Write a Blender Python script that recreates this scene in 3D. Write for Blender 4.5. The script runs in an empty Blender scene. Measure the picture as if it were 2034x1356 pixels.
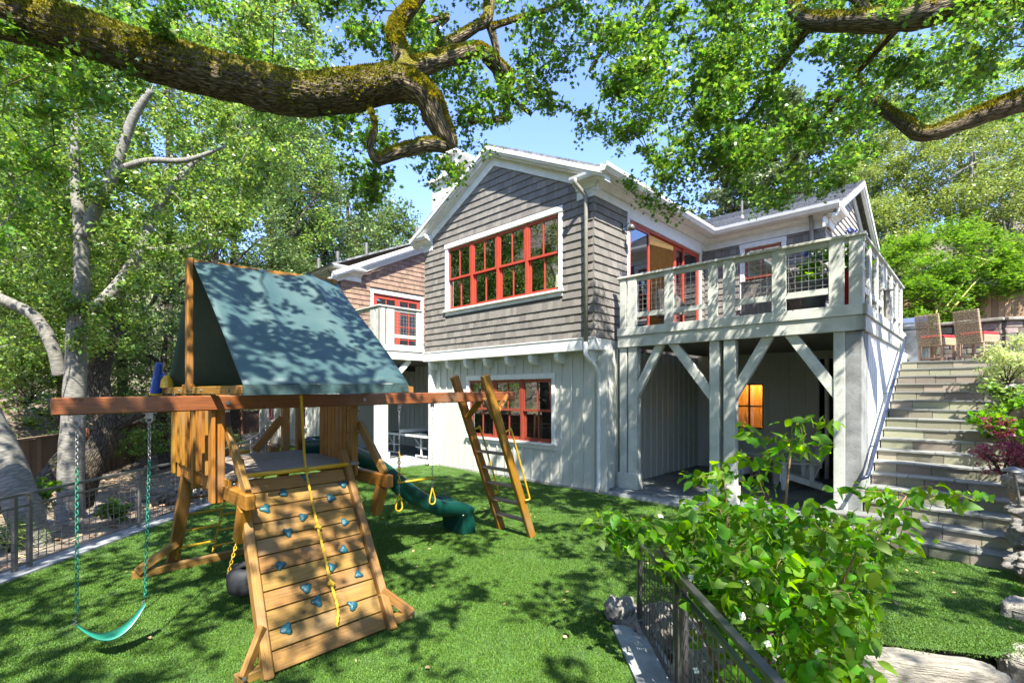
import bpy, bmesh, math, random
import numpy as np
from mathutils import Vector, Matrix, noise
random.seed(7); rng = np.random.default_rng(7)
SC = bpy.context.scene; COL = SC.collection
R = math.radians

# ------------------------------------------------------------------ camera, sky, sun, exposure
EYE = 2.2
cam_d = bpy.data.cameras.new('camera'); cam = bpy.data.objects.new('camera', cam_d); COL.objects.link(cam)
cam_d.sensor_width = 36; cam_d.lens = 36*957/2034; cam_d.shift_y = (778-678)/2034; cam_d.clip_end = 3000; cam_d.clip_start = .05
cam.location = (0, 0, EYE); cam.rotation_euler = (R(90), 0, 0)
SC.camera = cam
SUN = Vector((0.16, -0.74, 1.0)).normalized()
w = bpy.data.worlds.new('World'); SC.world = w; w.use_nodes = True
nt = w.node_tree; nt.nodes.clear()
sky = nt.nodes.new('ShaderNodeTexSky'); sky.sky_type = 'NISHITA'; sky.sun_disc = False
sky.sun_elevation = math.asin(SUN.z); sky.sun_rotation = math.atan2(SUN.x, SUN.y); sky.air_density = .85; sky.dust_density = .25; sky.ozone_density = 6.0
bg = nt.nodes.new('ShaderNodeBackground'); bg.inputs[1].default_value = .15
wo = nt.nodes.new('ShaderNodeOutputWorld')
tn = nt.nodes.new('ShaderNodeMix'); tn.data_type = 'RGBA'; tn.blend_type = 'MULTIPLY'; tn.inputs['Factor'].default_value = 1; tn.inputs['B'].default_value = (1.0, .90, .99, 1)
nt.links.new(sky.outputs[0], tn.inputs['A']); nt.links.new(tn.outputs['Result'], bg.inputs[0]); nt.links.new(bg.outputs[0], wo.inputs[0])
sl = bpy.data.lights.new('sun', 'SUN'); sl.energy = 4.1; sl.angle = R(.53); sl.color = (1, .95, .86)
so = bpy.data.objects.new('sun', sl); COL.objects.link(so)
so.rotation_euler = SUN.to_track_quat('Z', 'Y').to_euler(); so.location = (0, 0, 30)
SC.view_settings.view_transform = 'Standard'; SC.view_settings.look = 'None'; SC.view_settings.gamma = 1
SC.view_settings.exposure = 2.05
SC.render.engine = 'CYCLES'
SC.cycles.use_denoising = True
SC.cycles.max_bounces = 7; SC.cycles.diffuse_bounces = 4; SC.cycles.glossy_bounces = 3; SC.cycles.transmission_bounces = 5; SC.cycles.transparent_max_bounces = 12
SC.cycles.sample_clamp_indirect = 6; SC.cycles.caustics_reflective = False; SC.cycles.caustics_refractive = False

def at(px, py, Y):
    "world point seen at this place of the photograph, Y metres ahead of the camera"
    return Vector(((px-1017)/957*Y, Y, EYE-(py-778)/957*Y))

# ------------------------------------------------------------------ materials
MATS = {}
def mat(name, col, rough=.6, var=.0, huevar=.0, nscale=8, namp=.12, bump=.0, bscale=60, metal=0, spec=.5, col2=None, stretch=None, coord='Object', trans=0, emit=0, coat=0):
    m = bpy.data.materials.new(name); m.use_nodes = True; N = m.node_tree.nodes; L = m.node_tree.links
    N.clear(); out = N.new('ShaderNodeOutputMaterial')
    p = N.new('ShaderNodeBsdfPrincipled'); p.inputs['Roughness'].default_value = rough; p.inputs['Metallic'].default_value = metal
    p.inputs['Specular IOR Level'].default_value = spec
    if coat: p.inputs['Coat Weight'].default_value = coat
    tc = N.new('ShaderNodeTexCoord'); mp = N.new('ShaderNodeMapping'); L.new(tc.outputs[coord], mp.inputs[0])
    if stretch: mp.inputs['Scale'].default_value = stretch
    nz = N.new('ShaderNodeTexNoise'); nz.inputs['Scale'].default_value = nscale; nz.inputs['Detail'].default_value = 5; nz.inputs['Roughness'].default_value = .62
    L.new(mp.outputs[0], nz.inputs['Vector'])
    oi = N.new('ShaderNodeObjectInfo'); at_ = N.new('ShaderNodeAttribute'); at_.attribute_name = 'tint'
    ad = N.new('ShaderNodeMath'); ad.operation = 'ADD'; L.new(oi.outputs['Random'], ad.inputs[0]); L.new(at_.outputs['Fac'], ad.inputs[1])
    fr = N.new('ShaderNodeMath'); fr.operation = 'FRACT'; L.new(ad.outputs[0], fr.inputs[0])
    mix = N.new('ShaderNodeMix'); mix.data_type = 'RGBA'
    mix.inputs['A'].default_value = (*col, 1); c2 = col2 or tuple(c*(1-namp*2.2) for c in col); mix.inputs['B'].default_value = (*c2, 1)
    rp = N.new('ShaderNodeMapRange'); rp.inputs[1].default_value = .38; rp.inputs[2].default_value = .66
    L.new(nz.outputs[0], rp.inputs[0]); L.new(rp.outputs[0], mix.inputs['Factor'])
    hs = N.new('ShaderNodeHueSaturation'); L.new(mix.outputs['Result'], hs.inputs['Color'])
    v = N.new('ShaderNodeMapRange'); v.inputs[3].default_value = 1-var; v.inputs[4].default_value = 1+var; L.new(fr.outputs[0], v.inputs[0]); L.new(v.outputs[0], hs.inputs['Value'])
    f2 = N.new('ShaderNodeMath'); f2.operation = 'MULTIPLY_ADD'; f2.inputs[1].default_value = 7.31; f2.inputs[2].default_value = .17; L.new(fr.outputs[0], f2.inputs[0])
    f3 = N.new('ShaderNodeMath'); f3.operation = 'FRACT'; L.new(f2.outputs[0], f3.inputs[0])
    h = N.new('ShaderNodeMapRange'); h.inputs[3].default_value = .5-huevar; h.inputs[4].default_value = .5+huevar; L.new(f3.outputs[0], h.inputs[0]); L.new(h.outputs[0], hs.inputs['Hue'])
    L.new(hs.outputs[0], p.inputs['Base Color'])
    if bump:
        b = N.new('ShaderNodeTexNoise'); b.inputs['Scale'].default_value = bscale; b.inputs['Detail'].default_value = 6; L.new(mp.outputs[0], b.inputs['Vector'])
        bm_ = N.new('ShaderNodeBump'); bm_.inputs['Strength'].default_value = bump; bm_.inputs['Distance'].default_value = .02
        L.new(b.outputs[0], bm_.inputs['Height']); L.new(bm_.outputs[0], p.inputs['Normal'])
    if emit:
        L.new(hs.outputs[0], p.inputs['Emission Color']); p.inputs['Emission Strength'].default_value = emit
    sh = p
    if trans:
        t = N.new('ShaderNodeBsdfTranslucent'); mx = N.new('ShaderNodeMixShader'); mx.inputs[0].default_value = trans
        g = N.new('ShaderNodeHueSaturation'); g.inputs['Saturation'].default_value = 1.1; g.inputs['Value'].default_value = 2.5; g.inputs['Hue'].default_value = .485
        L.new(hs.outputs[0], g.inputs['Color']); L.new(g.outputs[0], t.inputs[0])
        L.new(p.outputs[0], mx.inputs[1]); L.new(t.outputs[0], mx.inputs[2]); sh = mx
    L.new(sh.outputs[0], out.inputs[0]); MATS[name] = m; m['p'] = p.name
    return m

def wood(name, col, col2, rough=.55, var=.12, bump=.25, huevar=.01, knots=True):
    "grain runs along UV x (metres)"
    m = mat(name, col, rough, var=var, huevar=huevar, coord='UV', stretch=(1.2, 22, 1), nscale=3, col2=col2, bump=bump, bscale=9)
    if knots:
        N = m.node_tree.nodes; L = m.node_tree.links
        p = N[m['p']]; src = p.inputs['Base Color'].links[0].from_socket
        tc = [n for n in N if n.type == 'TEX_COORD'][0]
        vo = N.new('ShaderNodeTexVoronoi'); vo.inputs['Scale'].default_value = 4.2; L.new(tc.outputs['UV'], vo.inputs['Vector'])
        r = N.new('ShaderNodeMapRange'); r.inputs[1].default_value = .05; r.inputs[2].default_value = .10; r.inputs[3].default_value = .75; r.inputs[4].default_value = 0
        L.new(vo.outputs['Distance'], r.inputs[0])
        mx = N.new('ShaderNodeMix'); mx.data_type = 'RGBA'; mx.blend_type = 'MULTIPLY'; mx.inputs['B'].default_value = (.35, .22, .12, 1)
        L.new(r.outputs[0], mx.inputs['Factor']); L.new(src, mx.inputs['A'])
        # large weathered patches
        n2 = N.new('ShaderNodeTexNoise'); n2.inputs['Scale'].default_value = 1.7; n2.inputs['Detail'].default_value = 3; L.new(tc.outputs['UV'], n2.inputs['Vector'])
        r2 = N.new('ShaderNodeMapRange'); r2.inputs[1].default_value = .5; r2.inputs[2].default_value = .72; r2.inputs[4].default_value = .6; L.new(n2.outputs[0], r2.inputs[0])
        mx2 = N.new('ShaderNodeMix'); mx2.data_type = 'RGBA'; mx2.inputs['B'].default_value = (.23, .16, .09, 1)
        L.new(r2.outputs[0], mx2.inputs['Factor']); L.new(mx.outputs['Result'], mx2.inputs['A']); L.new(mx2.outputs['Result'], p.inputs['Base Color'])
    return m

def leafmat(name, col, var=.3, huevar=.02, trans=.35, rough=.45, spec=.45):
    return mat(name, col, rough, var=var, huevar=huevar, nscale=1.3, namp=.12, trans=trans, spec=spec)

def barkmat(name, col, col2, moss=0., scale=(6, 6, 2.2), bump=.9, vert=True):
    m = bpy.data.materials.new(name); m.use_nodes = True; N = m.node_tree.nodes; L = m.node_tree.links
    p = N['Principled BSDF']; p.inputs['Roughness'].default_value = .9; p.inputs['Specular IOR Level'].default_value = .2
    tc = N.new('ShaderNodeTexCoord'); mp = N.new('ShaderNodeMapping'); mp.inputs['Scale'].default_value = scale; L.new(tc.outputs['UV'], mp.inputs[0])
    n0 = N.new('ShaderNodeTexNoise'); n0.inputs['Scale'].default_value = 3; n0.inputs['Detail'].default_value = 6; L.new(mp.outputs[0], n0.inputs['Vector'])
    vm = N.new('ShaderNodeVectorMath'); vm.operation = 'MULTIPLY_ADD'; vm.inputs[1].default_value = (.35, .35, .35)
    L.new(n0.outputs['Color'], vm.inputs[0]); L.new(mp.outputs[0], vm.inputs[2])
    vo = N.new('ShaderNodeTexVoronoi'); vo.feature = 'DISTANCE_TO_EDGE'; vo.inputs['Scale'].default_value = 2.2; L.new(vm.outputs[0], vo.inputs['Vector'])
    r = N.new('ShaderNodeMapRange'); r.inputs[1].default_value = 0; r.inputs[2].default_value = .22; L.new(vo.outputs['Distance'], r.inputs[0])
    ml = N.new('ShaderNodeMath'); ml.operation = 'MULTIPLY'; L.new(r.outputs[0], ml.inputs[0]); L.new(n0.outputs[0], ml.inputs[1])
    mx = N.new('ShaderNodeMix'); mx.data_type = 'RGBA'; mx.inputs['A'].default_value = (*col2, 1); mx.inputs['B'].default_value = (*col, 1)
    ml2 = N.new('ShaderNodeMath'); ml2.operation = 'MULTIPLY'; ml2.inputs[1].default_value = 2.1; L.new(ml.outputs[0], ml2.inputs[0]); ml2.use_clamp = True
    L.new(ml2.outputs[0], mx.inputs['Factor'])
    src = mx.outputs['Result']; hsrc = ml.outputs[0]
    if moss:
        ge = N.new('ShaderNodeNewGeometry'); sx = N.new('ShaderNodeSeparateXYZ'); L.new(ge.outputs['Normal'], sx.inputs[0])
        n2 = N.new('ShaderNodeTexNoise'); n2.inputs['Scale'].default_value = 2.6; n2.inputs['Detail'].default_value = 7; n2.inputs['Roughness'].default_value = .7
        L.new(tc.outputs['Object'], n2.inputs['Vector'])
        a = N.new('ShaderNodeMath'); a.operation = 'MULTIPLY_ADD'; a.inputs[1].default_value = .42; L.new(sx.outputs['Z'], a.inputs[0]); L.new(n2.outputs[0], a.inputs[2])
        rr = N.new('ShaderNodeMapRange'); rr.inputs[1].default_value = 1.0-moss; rr.inputs[2].default_value = 1.14-moss; L.new(a.outputs[0], rr.inputs[0])
        n3 = N.new('ShaderNodeTexNoise'); n3.inputs['Scale'].default_value = 60; n3.inputs['Detail'].default_value = 4; L.new(tc.outputs['Object'], n3.inputs['Vector'])
        mc = N.new('ShaderNodeMix'); mc.data_type = 'RGBA'; mc.inputs['A'].default_value = (.27, .215, .022, 1); mc.inputs['B'].default_value = (.10, .105, .012, 1)
        L.new(n2.outputs[0], mc.inputs['Factor'])
        r4 = N.new('ShaderNodeMapRange'); r4.inputs[1].default_value = .35; r4.inputs[2].default_value = .6; L.new(n3.outputs[0], r4.inputs[0])
        L.new(r4.outputs[0], mc.inputs['Factor'])
        m2 = N.new('ShaderNodeMix'); m2.data_type = 'RGBA'; L.new(rr.outputs[0], m2.inputs['Factor']); L.new(src, m2.inputs['A']); L.new(mc.outputs['Result'], m2.inputs['B']); src = m2.outputs['Result']
        m3 = N.new('ShaderNodeMix'); m3.data_type = 'FLOAT'; L.new(rr.outputs[0], m3.inputs['Factor']); L.new(hsrc, m3.inputs['A'])
        m5 = N.new('ShaderNodeMath'); m5.operation = 'MULTIPLY_ADD'; m5.inputs[1].default_value = .8; m5.inputs[2].default_value = .35; L.new(n3.outputs[0], m5.inputs[0]); L.new(m5.outputs[0], m3.inputs['B']); hsrc = m3.outputs['Result']
    L.new(src, p.inputs['Base Color'])
    b = N.new('ShaderNodeBump'); b.inputs['Strength'].default_value = bump; b.inputs['Distance'].default_value = .05; L.new(hsrc, b.inputs['Height']); L.new(b.outputs[0], p.inputs['Normal'])
    return m

def glassmat(name, tint=(.7, .75, .73), refl=.5):
    m = bpy.data.materials.new(name); m.use_nodes = True; N = m.node_tree.nodes; L = m.node_tree.links; N.clear()
    o = N.new('ShaderNodeOutputMaterial'); g = N.new('ShaderNodeBsdfGlossy'); g.inputs['Roughness'].default_value = .01; g.inputs['Color'].default_value = (.9, .93, .95, 1)
    t = N.new('ShaderNodeBsdfTransparent'); t.inputs[0].default_value = (*tint, 1)
    mx = N.new('ShaderNodeMixShader'); fr = N.new('ShaderNodeFresnel'); fr.inputs[0].default_value = 1.5
    mr = N.new('ShaderNodeMapRange'); mr.inputs[1].default_value = 0; mr.inputs[2].default_value = 1; mr.inputs[3].default_value = refl; mr.inputs[4].default_value = 1
    L.new(fr.outputs[0], mr.inputs[0]); L.new(mr.outputs[0], mx.inputs[0]); L.new(t.outputs[0], mx.inputs[1]); L.new(g.outputs[0], mx.inputs[2]); L.new(mx.outputs[0], o.inputs[0])
    return m

M_trim = mat('trim_white', (.70, .70, .66), .5, nscale=5, namp=.06, bump=.06, bscale=90)
M_batten = mat('board_sage', (.51, .515, .45), .6, var=.03, nscale=2.5, namp=.04, bump=.05, bscale=50, stretch=(6, 6, 1))
M_deckpaint = mat('deck_paint', (.50, .51, .45), .6, var=.06, nscale=4, namp=.12, bump=.18, bscale=60)
M_shingle = mat('shingle_grey', (.205, .187, .163), .85, var=.2, huevar=.012, nscale=5, namp=.14, bump=.5, bscale=8, stretch=(9, 9, .9))
M_cedar = mat('shingle_cedar', (.27, .175, .12), .85, var=.25, huevar=.012, nscale=5, namp=.16, bump=.4, bscale=8, stretch=(9, 9, .9))
M_roof = mat('roof_asphalt', (.235, .24, .245), .9, var=.3, nscale=14, namp=.25, bump=.5, bscale=160)
M_red = mat('sash_red', (.42, .06, .035), .42, nscale=6, namp=.06, bump=.04)
M_redb = mat('sash_red_dark', (.27, .05, .028), .45, nscale=6, namp=.1)
M_glass = glassmat('window_glass', refl=.24)
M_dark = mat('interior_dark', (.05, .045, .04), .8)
M_inwall = mat('interior_wall', (.24, .20, .145), .8)
M_inwood = mat('interior_wood', (.36, .16, .05), .5, coord='Object', stretch=(8, 8, 1), nscale=4)
M_curtain = mat('curtain', (.10, .11, .13), .9, nscale=3)
M_conc = mat('concrete', (.26, .27, .26), .9, nscale=3, namp=.22, bump=.25, bscale=40)
M_curb = mat('concrete_curb', (.28, .295, .295), .9, nscale=5, namp=.15, bump=.25, bscale=60)
M_pave = mat('slate_paving', (.17, .19, .19), .6, var=.3, huevar=.03, nscale=6, namp=.2, bump=.2, bscale=25)
M_stone = mat('stair_stone', (.25, .212, .135), .8, var=.34, huevar=.05, nscale=9, namp=.2, bump=.4, bscale=30, col2=(.19, .19, .155), stretch=(1, 1, 3))
M_tread = mat('tread_stone', (.21, .215, .195), .75, var=.18, huevar=.03, nscale=7, namp=.15, bump=.3, bscale=30)
M_rock = mat('boulder', (.24, .22, .19), .9, var=.2, nscale=4, namp=.3, bump=.7, bscale=14, col2=(.12, .115, .105))
M_block = mat('limestone_block', (.29, .265, .215), .9, var=.1, nscale=5, namp=.2, bump=.6, bscale=16)
M_wall = mat('wall_stone', (.21, .185, .14), .9, var=.45, huevar=.07, nscale=7, namp=.2, bump=.5, bscale=20)
M_wood = wood('play_wood', (.31, .135, .009), (.185, .075, .006))
M_wood2 = wood('play_wood_worn', (.255, .130, .020), (.145, .072, .012), rough=.7)
M_beam = wood('beam_red', (.23, .062, .020), (.14, .038, .014), var=.02, rough=.35)
M_deckw = wood('weathered_deck', (.27, .235, .19), (.17, .15, .13), rough=.85)
M_fencew = wood('fence_wood', (.20, .13, .085), (.11, .07, .045), rough=.9, var=.35)
M_fence2 = wood('fence_cedar', (.36, .22, .11), (.24, .15, .08), rough=.85, var=.3)
M_tarp = mat('tarp', (.022, .060, .062), .5, nscale=2.2, namp=.2, bump=.2, bscale=3, col2=(.042, .085, .082), spec=.9)
M_tarpin = M_tarp
M_yellow = mat('yellow_plastic', (.55, .32, .012), .4, nscale=8, namp=.07)
M_rope = mat('yellow_rope', (.55, .36, .02), .7, nscale=30, namp=.12, bump=.4, bscale=150)
M_teal = mat('teal_plastic', (.010, .085, .105), .35, nscale=9, namp=.15, bump=.2, bscale=30)
M_slide = mat('slide_green', (.004, .052, .038), .3, nscale=3, namp=.1)
M_slideb = mat('slide_blue', (.015, .09, .32), .35, nscale=3, namp=.15)
M_seat = mat('swing_green', (.015, .21, .135), .38, nscale=6, namp=.12)
M_blue = mat('scope_blue', (.006, .05, .28), .35)
M_chain = mat('chain_steel', (.32, .33, .33), .4, metal=.8)
M_chaing = mat('chain_green', (.015, .19, .12), .45)
M_rubber = mat('tyre_rubber', (.018, .02, .023), .7, bump=.3, bscale=30)
M_bronze = mat('bronze_metal', (.10, .10, .10), .3, metal=.6, nscale=12, namp=.1)
M_steel = mat('fence_steel', (.17, .162, .15), .5, metal=.4, nscale=10, namp=.1)
M_wire = mat('galvanised_wire', (.42, .43, .42), .4, metal=.6)
M_railm = mat('handrail_metal', (.06, .075, .12), .28, metal=.5, nscale=14, namp=.2)
M_white = mat('white_paint', (.72, .74, .72), .5, var=.03, nscale=6, namp=.06)
M_greyw = mat('grey_weathered', (.23, .205, .175), .85, var=.2, nscale=7, namp=.2, stretch=(3, 3, .6))
M_wicker = mat('wicker', (.46, .33, .20), .7, var=.15, nscale=40, namp=.25, bump=.6, bscale=90)
M_redc = mat('red_cushion', (.62, .02, .025), .7)
M_steelg = mat('grill_steel', (.55, .57, .6), .25, metal=.9)
M_soil = mat('soil', (.12, .09, .06), .95, nscale=2, namp=.25, bump=.6, bscale=14, col2=(.24, .20, .15))
M_turfb = mat('turf_base', (.055, .12, .016), .9, nscale=5, namp=.2, bump=.4, bscale=80)
M_turf = mat('turf_blade', (.072, .155, .014), .6, var=.3, huevar=.02, nscale=.6, namp=.1, trans=.12, spec=.35)
M_dead = mat('dead_leaf', (.42, .27, .15), .8, var=.35, huevar=.02)
L_oak = leafmat('leaf_oak', (.09, .18, .027), var=.6, huevar=.03, trans=.45, rough=.36, spec=.55)
L_left = leafmat('leaf_left', (.13, .21, .044), var=.7, huevar=.035, trans=.45, rough=.35, spec=.6)
L_hill = leafmat('leaf_hill', (.13, .20, .06), var=.45, huevar=.03, trans=.2)
L_yell = leafmat('leaf_yellowgreen', (.19, .25, .06), var=.35, huevar=.02, trans=.3)
L_maple = leafmat('leaf_maple', (.08, .165, .022), var=.3, huevar=.02, trans=.55)
L_pine = leafmat('needle_pine', (.16, .215, .09), var=.3, huevar=.02, trans=.1)
L_dog = leafmat('leaf_dogwood', (.10, .225, .018), var=.5, huevar=.025, trans=.55, rough=.5, spec=.3)
L_red = leafmat('leaf_red', (.17, .035, .045), var=.5, huevar=.03)
L_var = leafmat('leaf_variegated', (.34, .40, .16), var=.4, huevar=.03)
L_flow = mat('dogwood_flower', (.78, .76, .66), .6, trans=.2)
L_hyd = mat('hydrangea_blue', (.05, .12, .55), .6, var=.4)
B_oak = barkmat('bark_oak', (.27, .215, .14), (.04, .03, .02), moss=.50, scale=(3.2, 15, 1), bump=1.0)
B_pale = barkmat('bark_pale', (.225, .215, .185), (.13, .124, .105), moss=.0, scale=(11, 1.8, 1), bump=.12)
B_dark = barkmat('bark_dark', (.12, .10, .075), (.03, .025, .02), moss=.12, scale=(3, 10, 1), bump=.8)

# ------------------------------------------------------------------ mesh helpers
ID = lambda a, n, z: (a, n, z)
class MB:
    def __init__(s): s.v = []; s.f = []; s.uv = []; s.t = []
    def face(s, idx, uv=None, tint=0.):
        s.f.append(idx); s.uv.append(uv or [(0, 0)]*len(idx)); s.t.append(tint)
    def hexa(s, c, tint=0., uvl=None):
        "c: 8 corners, bottom 0-3 ccw, top 4-7"
        b = len(s.v); s.v += [tuple(p) for p in c]
        c = [Vector(p) for p in c]
        L0 = (c[1]-c[0]).length; L1 = (c[3]-c[0]).length; L2 = (c[4]-c[0]).length
        ax = max((L0, 0), (L1, 1), (L2, 2))[1]; off = random.random()*7
        for q in ((3, 2, 1, 0), (4, 5, 6, 7), (0, 1, 5, 4), (1, 2, 6, 5), (2, 3, 7, 6), (3, 0, 4, 7)):
            P = [c[i] for i in q]; e0 = P[1]-P[0]; e1 = P[3]-P[0]
            # which local axes these edges follow
            dirs = [c[1]-c[0], c[3]-c[0], c[4]-c[0]]
            a0 = abs(e0.normalized().dot(dirs[ax].normalized())) if e0.length > 1e-9 and dirs[ax].length > 1e-9 else 1
            l0, l1 = e0.length, e1.length
            if a0 > .7: uv = [(off, off), (off+l0, off), (off+l0, off+l1), (off, off+l1)]
            else: uv = [(off, off), (off, off+l0), (off+l1, off+l0), (off+l1, off)]
            s.face([b+i for i in q], uv, tint)
        return s
    def box(s, a0, a1, n0, n1, z0, z1, f=ID, tint=0.):
        c = [f(a0, n0, z0), f(a1, n0, z0), f(a1, n1, z0), f(a0, n1, z0), f(a0, n0, z1), f(a1, n0, z1), f(a1, n1, z1), f(a0, n1, z1)]
        return s.hexa(c, tint)
    def beam(s, p0, p1, w, h, up=(0, 0, 1), tint=0.):
        p0 = Vector(p0); p1 = Vector(p1); d = (p1-p0).normalized(); up = Vector(up)
        x = d.cross(up)
        if x.length < 1e-4: x = d.cross(Vector((1, 0, 0)))
        x.normalize(); y = x.cross(d).normalized(); x = x*(w/2); y = y*(h/2)
        return s.hexa([p0-x-y, p1-x-y, p1+x-y, p0+x-y, p0-x+y, p1-x+y, p1+x+y, p0+x+y], tint)
    def tube(s, pts, rad, n=8, cap=True, jitter=0., tint=0.):
        pts = [Vector(p) for p in pts]
        if not hasattr(rad, '__len__'): rad = [rad]*len(pts)
        b = len(s.v); ref = None; dist = 0; D = []
        for i, p in enumerate(pts):
            d = (pts[min(i+1, len(pts)-1)]-pts[max(i-1, 0)])
            if d.length < 1e-7: d = Vector((0, 0, 1))
            d.normalize()
            if ref is None:
                ref = d.cross(Vector((0, 0, 1)))
                if ref.length < .05: ref = d.cross(Vector((1, 0, 0)))
            ref = (ref-d*ref.dot(d))
            if ref.length < 1e-5: ref = d.orthogonal()
            ref.normalize(); y = d.cross(ref)
            if i: dist += (p-pts[i-1]).length
            D.append(dist)
            for k in range(n):
                a = 2*math.pi*k/n; q = p+(ref*math.cos(a)+y*math.sin(a))*rad[i]
                if jitter:
                    q += (q-p)*jitter*(noise.noise(q*3.1)*1.3+noise.noise(q*9)*.6)
                s.v.append(tuple(q))
        per = 2*math.pi*max(rad)
        for i in range(len(pts)-1):
            for k in range(n):
                k2 = (k+1) % n; u0 = k/n*per; u1 = (k+1)/n*per
                s.face([b+i*n+k, b+i*n+k2, b+(i+1)*n+k2, b+(i+1)*n+k], [(D[i], u0), (D[i], u1), (D[i+1], u1), (D[i+1], u0)], tint)
        if cap:
            s.face([b+k for k in range(n)][::-1], tint=tint); e = b+(len(pts)-1)*n; s.face([e+k for k in range(n)], tint=tint)
        return s
    def prism(s, poly, f0, f1, tint=0.):
        "poly list of 2d points, f0/f1 map a 2d point to the two faces"
        b = len(s.v); n = len(poly)
        s.v += [tuple(f0(*p)) for p in poly]+[tuple(f1(*p)) for p in poly]
        s.face([b+i for i in range(n)], [(p[0], p[1]) for p in poly], tint); s.face([b+n+i for i in range(n)][::-1], [(p[0], p[1]) for p in poly][::-1], tint)
        for i in range(n):
            j = (i+1) % n; l = (Vector(poly[j])-Vector(poly[i])).length
            s.face([b+j, b+i, b+n+i, b+n+j], [(0, 0), (l, 0), (l, .1), (0, .1)], tint)
        return s
    def lathe(s, prof, c=(0, 0, 0), n=16, tint=0.):
        b = len(s.v); c = Vector(c)
        for r, z in prof:
            for k in range(n):
                a = 2*math.pi*k/n; s.v.append((c.x+r*math.cos(a), c.y+r*math.sin(a), c.z+z))
        for i in range(len(prof)-1):
            for k in range(n):
                k2 = (k+1) % n; s.face([b+i*n+k, b+i*n+k2, b+(i+1)*n+k2, b+(i+1)*n+k], tint=tint)
        return s
    def mesh(s, name, m, smooth=False):
        me = bpy.data.meshes.new(name); me.from_pydata(s.v, [], s.f)
        if m: me.materials.append(m)
        uv = me.uv_layers.new(name='UVMap'); uv.data.foreach_set('uv', np.array([c for f in s.uv for c in f], dtype=np.float32).ravel())
        if any(s.t):
            a = me.attributes.new('tint', 'FLOAT', 'FACE'); a.data.foreach_set('value', np.array(s.t, dtype=np.float32))
        if smooth: me.polygons.foreach_set('use_smooth', [True]*len(me.polygons))
        me.update(); return me
    def build(s, name, m, parent=None, smooth=False, fix=False, bevel=0, label=None):
        me = s.mesh(name, m, smooth); o = bpy.data.objects.new(name, me); COL.objects.link(o)
        if parent is not None: o.parent = parent
        if fix or True:
            bm = bmesh.new(); bm.from_mesh(me); bmesh.ops.recalc_face_normals(bm, faces=bm.faces); bm.to_mesh(me); bm.free()
        if bevel:
            b = o.modifiers.new('edge', 'BEVEL'); b.width = bevel; b.segments = 1; b.limit_method = 'ANGLE'
        if label: o['label'] = label
        return o
def tag(o, label=None, cat=None, group=None, kind=None):
    if label: o['label'] = label
    if cat: o['category'] = cat
    if group: o['group'] = group
    if kind: o['kind'] = kind
    return o
def empty(name, loc, rz=0, label=None, cat=None, group=None):
    o = bpy.data.objects.new(name, None); COL.objects.link(o); o.location = loc; o.rotation_euler = (0, 0, rz); o.empty_display_size = .2
    return tag(o, label, cat, group)
def inst(name, me, parent, loc=(0, 0, 0), rot=(0, 0, 0), scale=(1, 1, 1)):
    o = bpy.data.objects.new(name, me); COL.objects.link(o); o.parent = parent; o.location = loc; o.rotation_euler = rot; o.scale = scale
    return o
def copy_tree(o, loc, rz, label, parent=None):
    c = o.copy(); COL.objects.link(c); c.parent = parent
    if parent is None: c.location = loc; c.rotation_euler = (0, 0, rz); c['label'] = label
    for ch in list(o.children): copy_tree(ch, None, None, None, c)
    return c
def spline(P, n):
    P = [Vector(p) for p in P]; out = []
    for i in range(len(P)-1):
        a = P[max(i-1, 0)]; b = P[i]; c = P[i+1]; d = P[min(i+2, len(P)-1)]
        for k in range(n):
            t = k/n; out.append(.5*((2*b)+(c-a)*t+(2*a-5*b+4*c-d)*t*t+(3*b-a-3*c+d)*t**3))
    out.append(P[-1]); return out
def lerpr(r, n):
    o = []
    for i in range(len(r)-1):
        for k in range(n): o.append(r[i]+(r[i+1]-r[i])*k/n)
    return o+[r[-1]]

# ------------------------------------------------------------------ leaves (numpy)
T_QUAD = (np.array([[0, 0, 0], [.5, .34, .06], [1, 0, 0], [.5, -.34, .06]]), [[0, 1, 2, 3]])
T_OVAL = (np.array([[0, 0, 0], [.28, .27, .05], [.65, .26, .05], [1, 0, -.08], [.65, -.26, .05], [.28, -.27, .05]]), [[0, 1, 2, 3], [0, 3, 4, 5]])
T_LOBE = (np.array([[0, 0, 0], [.22, .10, .02], [.30, .42, .06], [.46, .17, .02], [.66, .40, .05], [.72, .14, .0], [1, 0, -.06],
                    [.72, -.14, 0], [.66, -.40, .05], [.46, -.17, .02], [.30, -.42, .06], [.22, -.10, .02]]),
          [[0, 1, 11], [1, 2, 3], [11, 9, 10], [1, 3, 9, 11], [3, 4, 5], [9, 7, 8], [3, 5, 7, 9], [5, 6, 7]])
T_STAR = (np.array([[0, 0, 0], [-.1, .45, .03], [.3, .2, 0], [.45, .75, .03], [.6, .2, 0], [1, 0, -.05], [.6, -.2, 0], [.45, -.75, .03], [.3, -.2, 0], [-.1, -.45, .03]]),
          [[0, 1, 2], [0, 2, 8], [0, 8, 9], [2, 3, 4], [8, 6, 7], [2, 4, 6, 8], [4, 5, 6]])
T_NEED = (np.array([[0, -.03, 0], [0, .03, 0], [1, .02, 0], [1, -.02, 0]]), [[0, 3, 2, 1]])
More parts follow.
